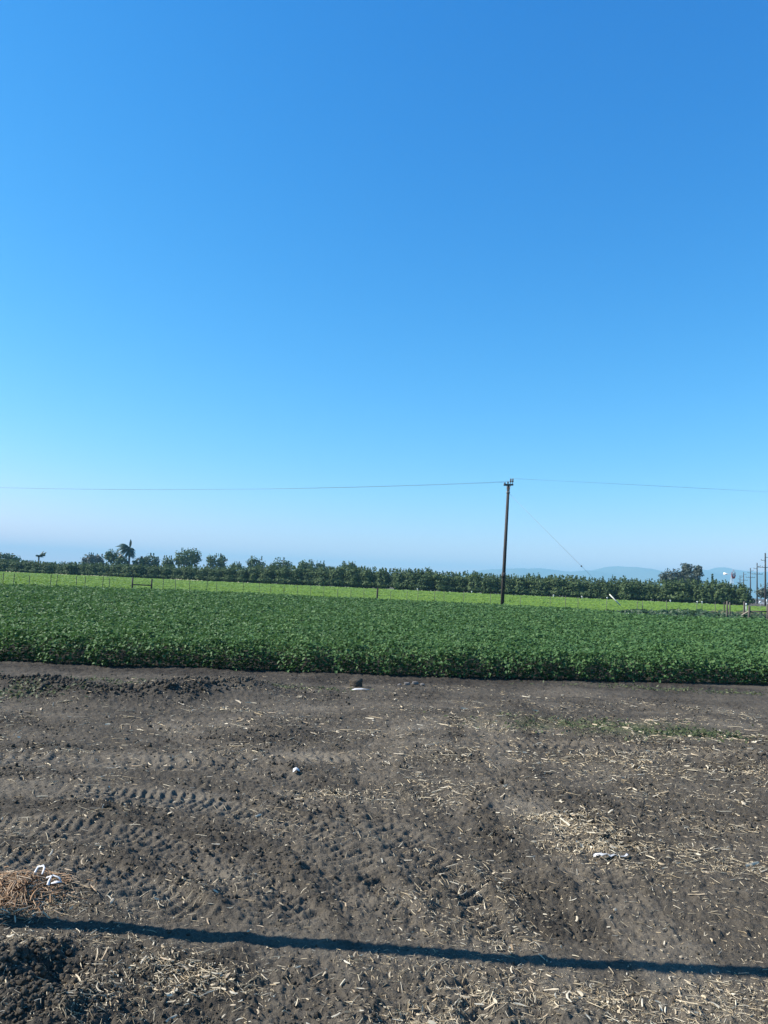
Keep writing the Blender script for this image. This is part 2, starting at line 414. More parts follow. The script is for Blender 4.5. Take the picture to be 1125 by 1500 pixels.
def strips(n, p, length, width, lift, mat, name, label, cat, segs=3, prism=True, curl=.16):
    ang = rng.uniform(0, 2*np.pi, n); t = np.linspace(-.5, .5, segs+1)
    bend = rng.normal(0, curl, n)
    s = t[None]*length[:, None]
    off = bend[:, None]*(t[None]**2)*length[:, None]
    cx = np.cos(ang)[:, None]; sx = np.sin(ang)[:, None]
    X = p[:, 0:1]+s*cx-off*sx; Y = p[:, 1:2]+s*sx+off*cx
    tilt = rng.normal(0, .16, n)[:, None]*s
    Z0 = soil_z(X.ravel(), Y.ravel()).reshape(X.shape)
    zc = soil_z(p[:, 0], p[:, 1])[:, None]
    ln_ = Z0[:, :1]+(Z0[:, -1:]-Z0[:, :1])*np.linspace(0, 1, segs+1)[None]
    Z = ln_+np.clip((Z0-ln_).max(1, keepdims=True), 0, .012)*.8+lift[:, None]
    w2 = width[:, None]*(1-.5*np.abs(t[None])**2*2)
    roll = rng.normal(0, .5, n)[:, None]+rng.normal(0, .25, (n, segs+1))
    wx = -sx*w2*np.cos(roll); wy = cx*w2*np.cos(roll); wz = w2*np.sin(roll)
    Pa = np.stack([X+wx, Y+wy, Z+wz], -1); Pb = np.stack([X-wx, Y-wy, Z-wz], -1)
    if prism:
        Pc = np.stack([X, Y, Z+w2*.9], -1); ring = np.stack([Pa, Pc, Pb], 2); k = 3
    else:
        ring = np.stack([Pa, np.stack([X, Y, Z+w2*.35], -1), Pb], 2); k = 3
    V = ring.reshape(n, -1, 3); nv = V.shape[1]; fs = []
    for a in range(segs):
        for c in range(k if prism else k-1):
            c2 = (c+1) % k
            fs.append((a*k+c, (a+1)*k+c, (a+1)*k+c2, a*k+c2))
    fs = np.array(fs); Fa = (fs[None]+(np.arange(n)*nv)[:, None, None]).reshape(-1, 4)
    o = mesh_np(name, V.reshape(-1, 3), Fa, np.full(len(Fa), 4), mat)
    return tag(o, label, cat, kind='stuff')
N = 46000
p = scatter_headland(N, straw_density, 2.0, 13.4); dist = np.hypot(p[:, 0], p[:, 1])
ln = np.clip(.0135*np.exp(rng.normal(0, .78, N)), .005, .15)*np.clip(dist/5, .8, 1.7)
strips(N, p, ln, .0016*np.exp(rng.normal(0, .4, N))*np.clip(dist/4.5, .9, 2), rng.uniform(.001, .007, N), m_straw, 'straw_litter',
       'pale dry straw scattered thinly and in small drifts over the soil', 'straw')
N = 2000
p = scatter_headland(N, lambda x, y: np.clip(straw_density(x, y), .02, 1), 2.2, 13.0); dist = np.hypot(p[:, 0], p[:, 1])
strips(N, p, np.clip(.036*np.exp(rng.normal(0, .5, N)), .015, .14)*np.clip(dist/6, .7, 1.8), .0038*np.clip(dist/5, .8, 2)*np.exp(rng.normal(0, .4, N)), rng.uniform(.003, .012, N), m_husk, 'husk_litter',
       'broken flat dry husks lying on the dark soil', 'husks', prism=False, curl=.5)

m_rust = foliage('rusty_straw', [(.20, .11, .06), (.32, .19, .10), (.45, .30, .18), (.58, .46, .32)], rough=.7, transl=.1, spec=.2)
n = 1500; hc = gnd(14, 1322)[:2]; p = np.stack([hc[0]+rng.normal(0, .13, n), hc[1]+rng.normal(0, .13, n)], 1)
strips(n, p, np.clip(.05*np.exp(rng.normal(0, .5, n)), .015, .16), .0024*np.exp(rng.normal(0, .4, n)), rng.uniform(.002, .035, n), m_rust, 'straw_heap',
       'rusty brown heap of tangled straw at the left edge', 'straw heap')

# ------------------------------------------------------------------ leaves
def leaf_mesh(c, nrm, length, width, fold=.25, droop=.25):
    """six-vertex leaves folded along the midrib; c is the leaf base"""
    n = len(c)
    nrm = nrm/np.linalg.norm(nrm, axis=1, keepdims=True)
    a = rng.normal(size=(n, 3)); t = a-nrm*(a*nrm).sum(1, keepdims=True); t /= np.linalg.norm(t, axis=1, keepdims=True)
    s = np.cross(nrm, t)
    L_ = length[:, None]; W = width[:, None]
    up_ = nrm*fold
    b = c
    r1 = c+t*L_*.32+(s+up_)*W*.5; r2 = c+t*L_*.68+(s*.8+up_*.8)*W*.5-nrm*L_*droop*.35
    l1 = c+t*L_*.32-(s-up_)*W*.5; l2 = c+t*L_*.68-(s*.8-up_*.8)*W*.5-nrm*L_*droop*.35
    e = c+t*L_-nrm*L_*droop
    V = np.stack([b, r1, r2, e, l2, l1], 1).reshape(-1, 3)
    f = np.array([[0, 1, 2, 3], [0, 3, 4, 5]]); Fa = (f[None]+(np.arange(n)*6)[:, None, None]).reshape(-1, 4)
    return V, Fa
def quad_mesh(c, nrm, size, aspect=1.6):
    n = len(c); nrm = nrm/np.linalg.norm(nrm, axis=1, keepdims=True)
    a = rng.normal(size=(n, 3)); t = a-nrm*(a*nrm).sum(1, keepdims=True); t /= np.linalg.norm(t, axis=1, keepdims=True)
    s = np.cross(nrm, t); h = size[:, None]*.5
    V = np.stack([c-t*h*aspect, c+s*h, c+t*h*aspect, c-s*h], 1).reshape(-1, 3)
    Fa = np.arange(n*4).reshape(-1, 4); return V, Fa

# ---- bean field
far_px = [(-500, 833), (0, 855.5), (300, 866), (560, 878), (735, 886), (850, 892), (920, 899), (1000, 903), (1060, 906), (1125, 907), (1700, 930)]
far_w = np.array([gnd(q[0], q[1], .5)[:2] for q in far_px]); far_w = far_w[np.argsort(far_w[:, 0])]
def far_y(x): return np.interp(x, far_w[:, 0], far_w[:, 1])
m_bean = foliage('bean_leaf', [(0.0390, 0.0929, 0.0275), (0.0566, 0.1239, 0.0371), (0.0721, 0.1471, 0.0436), (0.0858, 0.1665, 0.0484), (0.0624, 0.1354, 0.0444), (0.1120, 0.1935, 0.0565)], rough=.6, transl=.3, spec=.25, patch=.45)
def canopy(x, y):
    row = .5+.5*np.cos(2*np.pi*(y-edge_y(x))/.76)
    return .50+.09*vnoise(x*2.6, y*2.6, 5)+.07*vnoise(x*.9, y*1.3, 6)+.03*row+.03*vnoise(x*.2, y*.2, 15)
def field_points(n, r_a, r_b, half):
    r = np.sqrt(rng.uniform(r_a**2, r_b**2, n)); t = rng.uniform(-half, half, n)
    return r*np.sin(t), r*np.cos(t)
Vs, Fs, nv = [], [], 0
def push(V, Fa):
    global nv
    Vs.append(V); Fs.append(Fa+nv); nv += len(V)
for (ra, rb, dens, size) in ((11, 18, 760, .066), (18, 27, 400, .085), (27, 40, 180, .115), (40, 75, 72, .165)):
    half = R(33); n = int(dens*half*(rb**2-ra**2))
    x, y = field_points(n, ra, rb, half)
    if ra == 11:
        xf = rng.uniform(-11, 11, 16000); x = np.concatenate([x, xf]); y = np.concatenate([y, edge_y(xf)+rng.uniform(-.25, .4, 16000)]); n = len(x)
    ey = edge_y(x)+.20*vnoise(x*1.3, x*0, 44)+.16*vnoise(x*3.5, x*0, 45)-.10*np.clip(vnoise(x*2.2, x*0+5, 46), 0, 1); k = (y > ey) & (y < far_y(x)+.15*rng.normal(size=n)); x, y, ey = x[k], y[k], ey[k]; n = len(x)
    h = canopy(x, y); front = np.clip((y-ey)/.35, 0, 1)
    h = h*(.60+.40*np.sqrt(front))*(1+.22*vnoise(x*2.8, y*2.8, 47)*(1-front))
    dep = rng.uniform(0, 1, n)**2.0*.30
    dep = np.where(front < 1, rng.uniform(0, 1, n)*(h-.03), dep)
    z = h-dep + (rng.uniform(size=n) < .04)*rng.uniform(0, .07, n)
    nr = np.stack([rng.normal(-.35, .45, n), rng.normal(0, .45, n)-.25*(1-front), np.full(n, 1.0)], 1)
    sizes = size*rng.uniform(.65, 1.25, n)
    push(*leaf_mesh(np.stack([x, y, z], 1), nr, sizes, sizes*.72))
o = mesh_np('bean_crop', np.concatenate(Vs), np.concatenate(Fs), np.full(sum(len(f) for f in Fs), 4), m_bean, smooth=False)
tag(o, 'dense dark green leafy bean crop filling the middle of the view', 'crop', kind='stuff')

# stems along the front of the crop
mb = MB()
for x in np.arange(-9.5, 9.5, .085):
    x += random.uniform(-.03, .03); y0 = float(edge_y(x))+random.uniform(.12, .35); z0 = float(soil_z(x, y0)[0])
    mb.tube([(x, y0, z0-.02), (x+random.uniform(-.03, .03), y0+random.uniform(-.05, .03), z0+.2), (x+random.uniform(-.06, .06), y0+random.uniform(-.08, .05), z0+.4)], [.006, .005, .003], 5)
m_stem = varied('bean_stem', (.09, .13, .05), (.16, .17, .08), 8)
tag(mb.build('bean_stems', m_stem), 'thin pale stems under the front edge of the bean crop', 'stems', kind='stuff')

# ---- bright field beyond the fence
m_turf = varied('bright_field_soil', (.10, .16, .035), (.15, .22, .045), .35, .95)
m_blade = foliage('bright_crop_leaf', [(0.1044, 0.1892, 0.0255), (0.1368, 0.2322, 0.0323), (0.1584, 0.2580, 0.0357), (0.1800, 0.2666, 0.0425), (0.1224, 0.2150, 0.0340)], rough=.6, transl=.35, spec=.25, patch=.12)
FENCE_Y = 55.6
pl = at(-120, 838, 216); pr = at(1099, 886, 149)           # front orchard row, left and right end
orch_d = (pr-pl)[:2]; orch_d = orch_d/np.linalg.norm(orch_d); orch_n = np.array([-orch_d[1], orch_d[0]])
def orch_y(x): return pl[1]+(x-pl[0])*(pr[1]-pl[1])/(pr[0]-pl[0])
xs = np.linspace(-170, pr[0]+3, 40)
vs = [(x, FENCE_Y-1.2, .006) for x in xs]+[(x, orch_y(x)+30, .006) for x in xs]
fq = [(k, k+1, k+41, k+40) for k in range(39)]
o = mesh_np('bright_field', np.array(vs), np.array(fq), [4]*39, m_turf); tag(o, 'flat yellow green field ground', 'field', kind='structure')
Vs, Fs, nv = [], [], 0
for (ra, rb, dens, size) in ((54, 85, 16, .17), (85, 130, 7, .26), (130, 240, 2.6, .40)):
    half = R(33); n = int(dens*half*(rb**2-ra**2)); x, y = field_points(n, ra, rb, half)
    k = (y > FENCE_Y-.6) & (y < orch_y(x)-1.5) & (x < pr[0]+1-.25*(pr[1]-y)*0); x, y = x[k], y[k]; n = len(x)
    nr = np.stack([rng.normal(-.25, .28, n), rng.normal(-.15, .25, n), np.full(n, 1.0)], 1)
    sizes = size*rng.uniform(.6, 1.2, n)
    push(*quad_mesh(np.stack([x, y, .07+.07*rng.uniform(size=n)+.04*vnoise(x*.5, y*.5, 70)], 1), nr, sizes))
o = mesh_np('bright_crop', np.concatenate(Vs), np.concatenate(Fs), np.full(sum(len(f) for f in Fs), 4), m_blade)
tag(o, 'low yellow green crop in the field behind the fence', 'crop', kind='stuff')

# pale dry grass fringe along the foot of the orchard
m_dry = foliage('dry_grass', [(.42, .38, .24), (.55, .50, .34), (.30, .30, .16), (.22, .26, .10)], rough=.8, transl=.25, spec=.2)
n = 900; x = rng.uniform(-140, -28, n); g_ = sstep(-.1, .35, vnoise(x*.12, x*0+3, 91)); k = rng.uniform(size=n) < g_*np.where(x < -5, 1, .3); x = x[k]; n = len(x)
y = orch_y(x)-5.0+rng.normal(0, .6, n)
V, Fa = quad_mesh(np.stack([x, y, rng.uniform(.05, .26, n)], 1), np.stack([rng.normal(-.6, .5, n), np.full(n, -.6), rng.normal(.7, .4, n)], 1), rng.uniform(.15, .4, n))
tag(mesh_np('dry_grass_fringe', V, Fa, np.full(len(Fa), 4), m_dry), 'pale dry grass fringe at the foot of the orchard row', 'grass', kind='stuff')

# ---- weeds along the fence, thick at the right
m_weed = foliage('weed_leaf', [(0.0182, 0.0455, 0.0207), (0.0290, 0.0621, 0.0248), (0.0414, 0.0828, 0.0290), (0.0497, 0.0828, 0.0373)], rough=.55, transl=.25, spec=.35)
n = 62000
x = rng.uniform(-38, 45, n); fy = far_y(x)
y = fy+rng.uniform(0, 1, n)*(FENCE_Y+.3-fy); wide = sstep(12, 22, x)
k = (y > fy+.1) & (rng.uniform(size=n) < np.where(x > 14, 1, .35)); x, y, fy, wide = x[k], y[k], fy[k], wide[k]; n = len(x)
h = .18+.10*vnoise(x*.7, y*.7, 80)+wide*(.44+.14*vnoise(x*.8, y*.9, 81))*sstep(.5, 2.0, y-fy)
V, Fa = quad_mesh(np.stack([x, y, rng.uniform(.1, 1, n)**.7*h], 1), np.stack([rng.normal(-.2, .5, n), rng.normal(-.3, .5, n), np.full(n, .7)], 1), rng.uniform(.1, .24, n))
tag(mesh_np('fence_weeds', V, Fa, np.full(len(Fa), 4), m_weed), 'dark green weeds growing along the wire fence', 'weeds', kind='stuff')
# pale tall grass round the gate posts
n = 900; x0 = gnd(1085, 905, .4); x = x0[0]+rng.normal(0, 1.1, n); y = x0[1]+rng.normal(0, .7, n)
V, Fa = quad_mesh(np.stack([x, y, rng.uniform(.1, .75, n)], 1), np.stack([rng.normal(0, .6, n), np.full(n, -1.0), rng.normal(0, .2, n)], 1), rng.uniform(.05, .1, n), 3.0)
m_pale = foliage('tall_dry_grass', [(.16, .17, .09), (.26, .25, .14), (.34, .31, .19), (.10, .13, .06)], rough=.8, transl=.25, spec=.2)
tag(mesh_np('tall_grass', V, Fa, np.full(len(Fa), 4), m_pale), 'tall pale grass around the posts of the corner brace', 'grass', kind='stuff')

# ---- thin green weeds on the headland
n = 5200
cents = [(gnd(885, 1066)[:2], 1.2, .5, .15), (gnd(1010, 1076)[:2], .6, .2, .12), (gnd(40, 1024)[:2], .7, .3, .09), (gnd(190, 1000)[:2], 1.2, .25, .07), (gnd(1010, 1012)[:2], 2.0, .25, .14), (gnd(430, 1008)[:2], .9, .2, .05)]
P = np.concatenate([np.stack([c[0]+rng.normal(0, a*.6, int(n*wt)), c[1]+rng.normal(0, b*.7, int(n*wt))], 1) for c, a, b, wt in cents]); n = len(P)
k = (P[:, 1] < edge_y(P[:, 0])-.05) & (fbm(P[:, 0]*2.5, P[:, 1]*2.5, 88, 2) > -.25); P = P[k]; n = len(P)
V, Fa = quad_mesh(np.stack([P[:, 0], P[:, 1], soil_z(P[:, 0], P[:, 1])+rng.uniform(.004, .035, n)], 1), np.stack([rng.normal(0, .5, n), rng.normal(-.2, .5, n), np.full(n, .8)], 1), rng.uniform(.012, .034, n), 2.2)
m_sprout = foliage('sprout_leaf', [(.06, .08, .03), (.085, .105, .04), (.13, .14, .065)], rough=.6, transl=.3, spec=.3)
tag(mesh_np('sprouting_weeds', V, Fa, np.full(len(Fa), 4), m_sprout), 'thin patches of short green weeds sprouting from the bare soil', 'weeds', kind='stuff')

# ------------------------------------------------------------------ trees
m_bark = varied('bark', (.045, .035, .028), (.10, .08, .06), 6, .95, stretch=(1, 1, .2))
def crown_mesh(lobes, n, leaf, shoots=0, aspect=1.7):
    """lobes: list of (cx, cy, cz, rx, ry, rz)"""
    vol = np.array([l[3]*l[4]*l[5] for l in lobes])**(2/3); pr_ = vol/vol.sum()
    idx = rng.choice(len(lobes), n, p=pr_); L_ = np.array(lobes)[idx]
    d = rng.normal(size=(n, 3)); d /= np.linalg.norm(d, axis=1, keepdims=True)
    # uneven outline: radius varies with direction per lobe
    ph = L_[:, 0]*3.1+L_[:, 2]*1.7
    bumpy = 1+.16*np.sin(d[:, 0]*5+ph)+.14*np.sin(d[:, 2]*6+ph*1.3)+.12*np.sin(d[:, 1]*5-ph)
    rad = rng.uniform(.35, 1, n)**.45*bumpy
    c = L_[:, :3]+d*L_[:, 3:]*rad[:, None]
    nr = d*1.0+rng.normal(size=(n, 3))*.45+np.array([0, 0, .3])
    keep = c[:, 2] > .12
    return quad_mesh(c[keep], nr[keep], leaf*rng.uniform(.6, 1.3, n)[keep], aspect)
def shoot_quads(tops, leaf):
    c = []; 
    for (x, y, z, hh) in tops:
        for q in range(9):
            f = q/8; c.append((x+random.gauss(0, .10*(1.2-f)), y+random.gauss(0, .10*(1.2-f)), z+hh*f))
    c = np.array(c); return quad_mesh(c, np.stack([rng.normal(size=len(c)), rng.normal(size=len(c)), rng.normal(0, .3, len(c))], 1), leaf*rng.uniform(.6, 1.1, len(c)), 1.8)
def trunk_mb(h, r, forks=3, spread=1.0):
    mb = MB(); lean = random.uniform(-.1, .1)
    mb.tube([(0, 0, -.1), (lean*.3, 0, h*.25), (lean*.6, 0, h*.5)], [r*1.15, r, r*.8], 8)
    for k in range(forks):
        a = 2*math.pi*k/forks+random.uniform(-.4, .4)
        mb.tube([(lean*.6, 0, h*.46), (math.cos(a)*spread*.45, math.sin(a)*spread*.45, h*.72), (math.cos(a)*spread*.8, math.sin(a)*spread*.8, h*.95)], [r*.65, r*.45, r*.2], 6)
    return mb
def join(parts):
    V = []; Fa = []; n = 0
    for v, f in parts: V.append(v); Fa.append(f+n); n += len(v)
    return np.concatenate(V), np.concatenate(Fa)
m_orch = foliage('orchard_leaf', [(0.0425, 0.0706, 0.0289), (0.0595, 0.0918, 0.0357), (0.0782, 0.1173, 0.0425), (0.0952, 0.1343, 0.0510), (0.1148, 0.1530, 0.0638)], rough=.7, transl=.25, spec=.15)
VARIANTS = []
for k in range(6):
    H = random.uniform(4.0, 4.7); lobes = [(0, 0, 1.25, 2.0, 2.0, 1.2), (0, 0, H*.6, 1.55, 1.55, H*.30)]
    for q in range(7):
        a = random.uniform(0, 6.28); rr = random.uniform(.5, 1.35)
        lobes.append((math.cos(a)*rr, math.sin(a)*rr, random.uniform(.8, H*.78), random.uniform(.6, 1.0), random.uniform(.55, .9), random.uniform(.5, .95)))
    pts = [crown_mesh(lobes, 2300, .24)]
    pts.append(shoot_quads([(random.gauss(0, .8), random.gauss(0, .8), H*.84, random.uniform(.4, .9)) for _ in range(9)], .22))
    V, Fa = join(pts)
    VARIANTS.append((V, Fa, trunk_mb(2.6, .11)))
meshes = []
OL = 'bushy orchard tree in the long dense row behind the bright field'
row_len = np.linalg.norm((pr-pl)[:2]); cnt = int(row_len/3.5); placed = 0
for row in range(2):
    for q in range(cnt+1):
        pos = pl[:2]+orch_d*(q*3.5+row*1.8)+orch_n*(row*5.2)
        if row == 1 and q >= cnt: continue
        pos = pos+np.array([random.gauss(0, .25), random.gauss(0, .3)])
        v = random.randrange(6)
        t = empty('orchard_tree', (pos[0], pos[1], 0), OL if row == 0 else 'orchard tree whose leafy top shows above the front orchard row', 'tree', 'orchard trees' if row == 0 else 'second row of orchard trees', random.uniform(0, 6.28))
        s = random.uniform(.92, 1.08)*(1.0 if row == 0 else 1.04); hf = float(np.interp(562.5+1127*pos[0]/pos[1], [-60, 100, 300, 480, 560, 700, 860, 1000], [.68, .66, .74, .93, 1.0, .90, .86, .92]))
        t.scale = (s*1.32, s*1.32, s*1.13*hf)
        if len(meshes) <= v or True:
            key = f'v{v}'
            hit = [m for m in meshes if m[0] == key]
            if not hit:
                c = mesh_np('crown', VARIANTS[v][0], VARIANTS[v][1], np.full(len(VARIANTS[v][1]), 4), m_orch, t)
                b = VARIANTS[v][2].build('trunk', m_bark, t, smooth=True)
                meshes.append((key, c, b))
            else:
                for src in hit[0][1:]:
                    d = src.copy(); COL.objects.link(d); d.parent = t

def hor(px): return 750+102.6/math.cos(ROLL)+(px-562.5)*math.tan(ROLL)   # horizon row at photo column px
def far_tree(name, label, cat, px, top, width_px, D, mat, kind='round', leaf=.5, n=900, trunk=True, low=0.25):
    """a tree D metres away whose crown spans width_px around column px and tops out at row 'top'"""
    T = at(px, top-2.2, D); H = T[2]; W = width_px/F*D/2*1.08; 
    t = empty(name, (T[0], T[1], 0), label, cat)
    if kind == 'round':
        lobes = [(0, 0, H*.62, W*.85, W*.85, H*.33)]
        for q in range(9):
            a = random.uniform(0, 6.28); e = random.uniform(-.5, .8)
            lobes.append((math.cos(a)*W*.6, math.sin(a)*W*.6, H*.6+e*H*.24, W*.4, W*.4, H*.15))
    elif kind == 'tall':
        lobes = []
        for q in range(9):
            f = q/8; lobes.append((random.gauss(0, W*.22), random.gauss(0, W*.22), H*(.3+.62*f), W*(.75-.35*f)*random.uniform(.8, 1.1), W*.6, H*.10))
    elif kind == 'spire':
        lobes = [(0, 0, H*(.15+.8*q/8), W*(1-.8*q/8), W*(1-.8*q/8), H*.09) for q in range(9)]
    else:  # low, wide thicket
        lobes = [(random.uniform(-.85, .85)*W, random.uniform(-1, 1)*2, H*random.uniform(.5, .8), W*.25, W*.25, H*random.uniform(.14, .22)) for q in range(14)]
    V, Fa = join([crown_mesh(lobes, n, leaf), shoot_quads([(random.uniform(-.6, .6)*W, 0, H*.86, H*.12) for _ in range(4)], leaf*.7)])
    mesh_np('crown', V, Fa, np.full(len(Fa), 4), mat, t)
    trunk_mb(H*.6, max(.15, W*.07), 4, W*.6).build('trunk', m_bark, t, smooth=True)
    return t
m_dark = foliage('dark_tree_leaf', [(0.0384, 0.0696, 0.0312), (0.0576, 0.0960, 0.0384), (0.0780, 0.1200, 0.0480)], rough=.7, transl=.2, spec=.15)
m_mid = foliage('mid_tree_leaf', [(.050, .085, .032), (.072, .112, .040), (.095, .140, .050)], rough=.7, transl=.25, spec=.15)
m_euc = foliage('grey_tree_leaf', [(.045, .060, .042), (.065, .082, .058), (.085, .100, .070)], rough=.6, transl=.2, spec=.3)
far_tree('broadleaf_tree', 'dark dome shaped tree cut by the left edge of the photo', 'tree', 4, 811, 46, 270, m_dark, leaf=.6)
far_tree('broadleaf_tree', 'pale greyish tree with two low bumps left of the ragged dark tree', 'tree', 131, 811, 22, 330, m_euc, leaf=.6, n=600)
far_tree('broadleaf_tree', 'small pale greyish tree between the two bumped tree and ragged dark tree', 'tree', 146, 813, 14, 335, m_euc, leaf=.6, n=500)
far_tree('broadleaf_tree', 'ragged dark tree just left of the tall palm', 'tree', 167, 806, 26, 285, m_dark, leaf=.5)
far_tree('broadleaf_tree', 'dark bushy tree close under the drooping left fronds of the palm', 'tree', 179, 815, 22, 280, m_dark, leaf=.5, n=500)
far_tree('broadleaf_tree', 'uneven tree with a rounded top right of the tall palm', 'tree', 222, 812, 26, 285, m_dark, leaf=.5)
far_tree('broadleaf_tree', 'low dark shrubby tree between the palm and the uneven tree', 'tree', 204, 817, 18, 280, m_mid, leaf=.5, n=500)
far_tree('broadleaf_tree', 'low bushy tree immediately left of the big round tree', 'tree', 246, 815.5, 19, 275, m_mid, leaf=.5, n=600)
far_tree('broadleaf_tree', 'big round tree, the largest dome above the orchard on the left', 'tree', 276, 804, 38, 290, m_mid, leaf=.55, n=1500)
far_tree('broadleaf_tree', 'flat topped tree with a spiky left tuft right of the big round tree', 'tree', 317, 812, 31, 290, m_dark, leaf=.5)
far_tree('broadleaf_tree', 'compact dark round tree standing alone above the orchard left of centre', 'tree', 376, 816, 26, 285, m_dark, leaf=.5)
far_tree('broadleaf_tree', 'wide dark tree right of the compact dark round tree', 'tree', 411, 818, 32, 285, m_dark, leaf=.5)
far_tree('broadleaf_tree', 'ragged sparse topped tree right of the wide dark tree', 'tree', 449, 821, 26, 280, m_mid, leaf=.5)
far_tree('broadleaf_tree', 'small tree with a pointed top between the ragged tree and the thicket', 'tree', 469, 823, 18, 280, m_dark, leaf=.45, n=500)
far_tree('broadleaf_tree', 'low wide leafy thicket rising a little above the orchard near the centre', 'tree', 508, 823.5, 46, 270, m_mid, 'low', leaf=.5, n=1000)
far_tree('broadleaf_tree', 'small round shrub showing above the orchard right of the spiky tufted tree', 'tree', 346, 824, 16, 275, m_mid, leaf=.45, n=400)
far_tree('eucalyptus_tree', 'loose airy eucalyptus, lowest and leftmost of three on the right', 'tree', 984, 834, 34, 250, m_euc, leaf=.45, n=1300)
far_tree('eucalyptus_tree', 'tallest eucalyptus, the middle of three tall trees on the right', 'tree', 1005, 827.5, 27, 250, m_euc, 'tall', leaf=.45, n=1900)
far_tree('eucalyptus_tree', 'narrow topped eucalyptus, rightmost of three tall trees on the right', 'tree', 1021, 831, 27, 246, m_euc, 'tall', leaf=.45, n=1800)
far_tree('cypress_tree', 'small dark spire shaped tree between the eucalyptus and the windmill', 'tree', 1043.5, 843, 7, 235, m_dark, 'spire', leaf=.4, n=500)
far_tree('broadleaf_tree', 'grey green tree behind the nearest roadside pole at the right edge', 'tree', 1122, 857, 26, 200, m_euc, leaf=.4, n=700)

# palms
m_frond = foliage('palm_frond', [(.028, .050, .026), (.045, .070, .032), (.06, .085, .04)], rough=.45, transl=.15, spec=.45)
m_ptrunk = varied('palm_trunk', (.10, .085, .07), (.17, .15, .125), 5, .95, stretch=(1, 1, 3))
def frond(mb, base, az, elev, length, droop, width):
    pts = []; n = 8
    d = Vector((math.cos(az)*math.cos(elev), math.sin(az)*math.cos(elev), math.sin(elev)))
    for k in range(n+1):
        f = k/n; pts.append(Vector(base)+d*length*f+Vector((0, 0, -droop*length*f*f)))
    mb.tube(pts, [.05*(1-.8*k/n)*length/3 for k in range(n+1)], 5)
    side = Vector((-math.sin(az), math.cos(az), 0))
    for k in range(1, n+1):
        for h in (0, .5):
            f = (k-h)/n; p0 = pts[k].lerp(pts[k-1], h); tdir = (pts[k]-pts[k-1]).normalized()
            w_ = width*math.sin(math.pi*min(1, f*.85+.12))
            for sg in (-1, 1):
                tip = p0+side*sg*w_*.75+tdir*w_*.55+Vector((0, 0, -w_*.55))
                q = tdir*.16*length/3
                mb.add([p0-q, p0+q, tip+q*.4, tip-q*.4], [(0, 1, 2, 3)])
def palm(px, top, D, label, spec, trunk_r, crown_px):
    T = at(px, top, D)
    crown = at(px, crown_px, D); t = empty('palm_tree', (T[0], T[1], 0), label, 'palm')
    hc = crown[2]
    mb = MB(); mb.tube([(0, 0, -.1), (.05, 0, hc*.4), (0, 0, hc*.85), (0, 0, hc)], [trunk_r*1.2, trunk_r, trunk_r*1.05, trunk_r*1.3], 10); mb.build('trunk', m_ptrunk, t, smooth=True)
    for (az, el, ln_, dr, wd) in spec:
        mb = MB(); frond(mb, (0, 0, hc), az, el, ln_, dr, wd); mb.build('frond', m_frond, t)
# tall feather palm blown to the left
spec = [(R(88), R(86), 2.6, .02, .42), (R(60), R(80), 2.3, .1, .4),
        (R(178), R(48), 4.4, .52, .8), (R(190), R(34), 4.6, .50, .85), (R(165), R(26), 4.2, .48, .8), (R(205), R(12), 3.8, .5, .8), (R(150), R(5), 3.2, .5, .7),
        (R(5), R(30), 1.9, .95, .6), (R(-20), R(20), 2.0, 1.1, .6), (R(30), R(5), 1.8, 1.1, .6), (R(-60), R(10), 2.2, .9, .6), (R(-100), R(35), 2.4, .7, .6), (R(100), R(30), 2.4, .7, .6),
        (R(-130), R(-10), 2.4, .8, .6), (R(20), R(-45), 2.0, .5, .6), (R(200), R(-50), 2.2, .5, .6), (R(-40), R(-50), 2.2, .5, .6), (R(0), R(-30), 2.2, .7, .5), (R(180), R(-25), 2.4, .6, .6), (R(60), R(-30), 2.2, .7, .5)]
spec += [(R(45*k+10), R(-38-6*(k % 3)), 2.0+.3*(k % 2), .6, .7) for k in range(8)]+[(R(170+25*k), R(10-12*k), 3.2, .6, .8) for k in range(3)]
spec = [(a, e, l*1.3, d, w*1.35) for a, e, l, d, w in spec]
palm(191, 794, 280, 'tall feather palm with fronds swept left, the tallest tree on the left', spec, .36, 803)
spec = [(R(k*33), R(20+18*math.sin(k*2.1)), 1.3*(1.3+.7*math.cos(R(k*33))), .25, .9) for k in range(11)]+[(R(5), R(35), 3.2, .1, 1.0), (R(-15), R(25), 3.0, .15, 1.0), (R(10), R(55), 2.6, .1, 1.0), (R(170), R(30), 1.8, .5, .9)]
palm(57.5, 810, 300, 'small lopsided palm on a thin stem poking above the far left orchard', spec, .28, 814)

# ------------------------------------------------------------------ utility pole, wires, guy
m_wood = varied('weathered_pole_wood', (.025, .021, .019), (.065, .053, .045), 4, .9, stretch=(3, 3, .25), bump=.4)
m_wood2 = varied('grey_post_wood', (.04, .035, .03), (.10, .086, .072), 6, .9, stretch=(3, 3, .4), bump=.4)
m_wire = varied('wire_metal', (.16, .17, .18), (.24, .25, .26), 3, .7)
m_ins = varied('insulator_glaze', (.03, .022, .02), (.05, .036, .03), 6, .6)
m_steel = varied('galvanised_steel', (.32, .33, .34), (.50, .51, .52), 4, .5, metal=.6)
m_white = varied('white_paint', (.70, .70, .68), (.82, .82, .80), 3, .6)
PY = 53.0
pb = at(735.5, 886, PY); pt = at(744.8, 711, PY); lean = (pt[0]-pb[0])/(pt[2]-pb[2])
base = np.array([pb[0]-lean*pb[2], PY, 0]); top = np.array([pt[0]+lean*.15, PY, pt[2]+.08])
t = empty('utility_pole', base, 'tall dark wooden utility pole leaning slightly right at the crop edge', 'utility pole')
loc = lambda p: np.asarray(p)-base
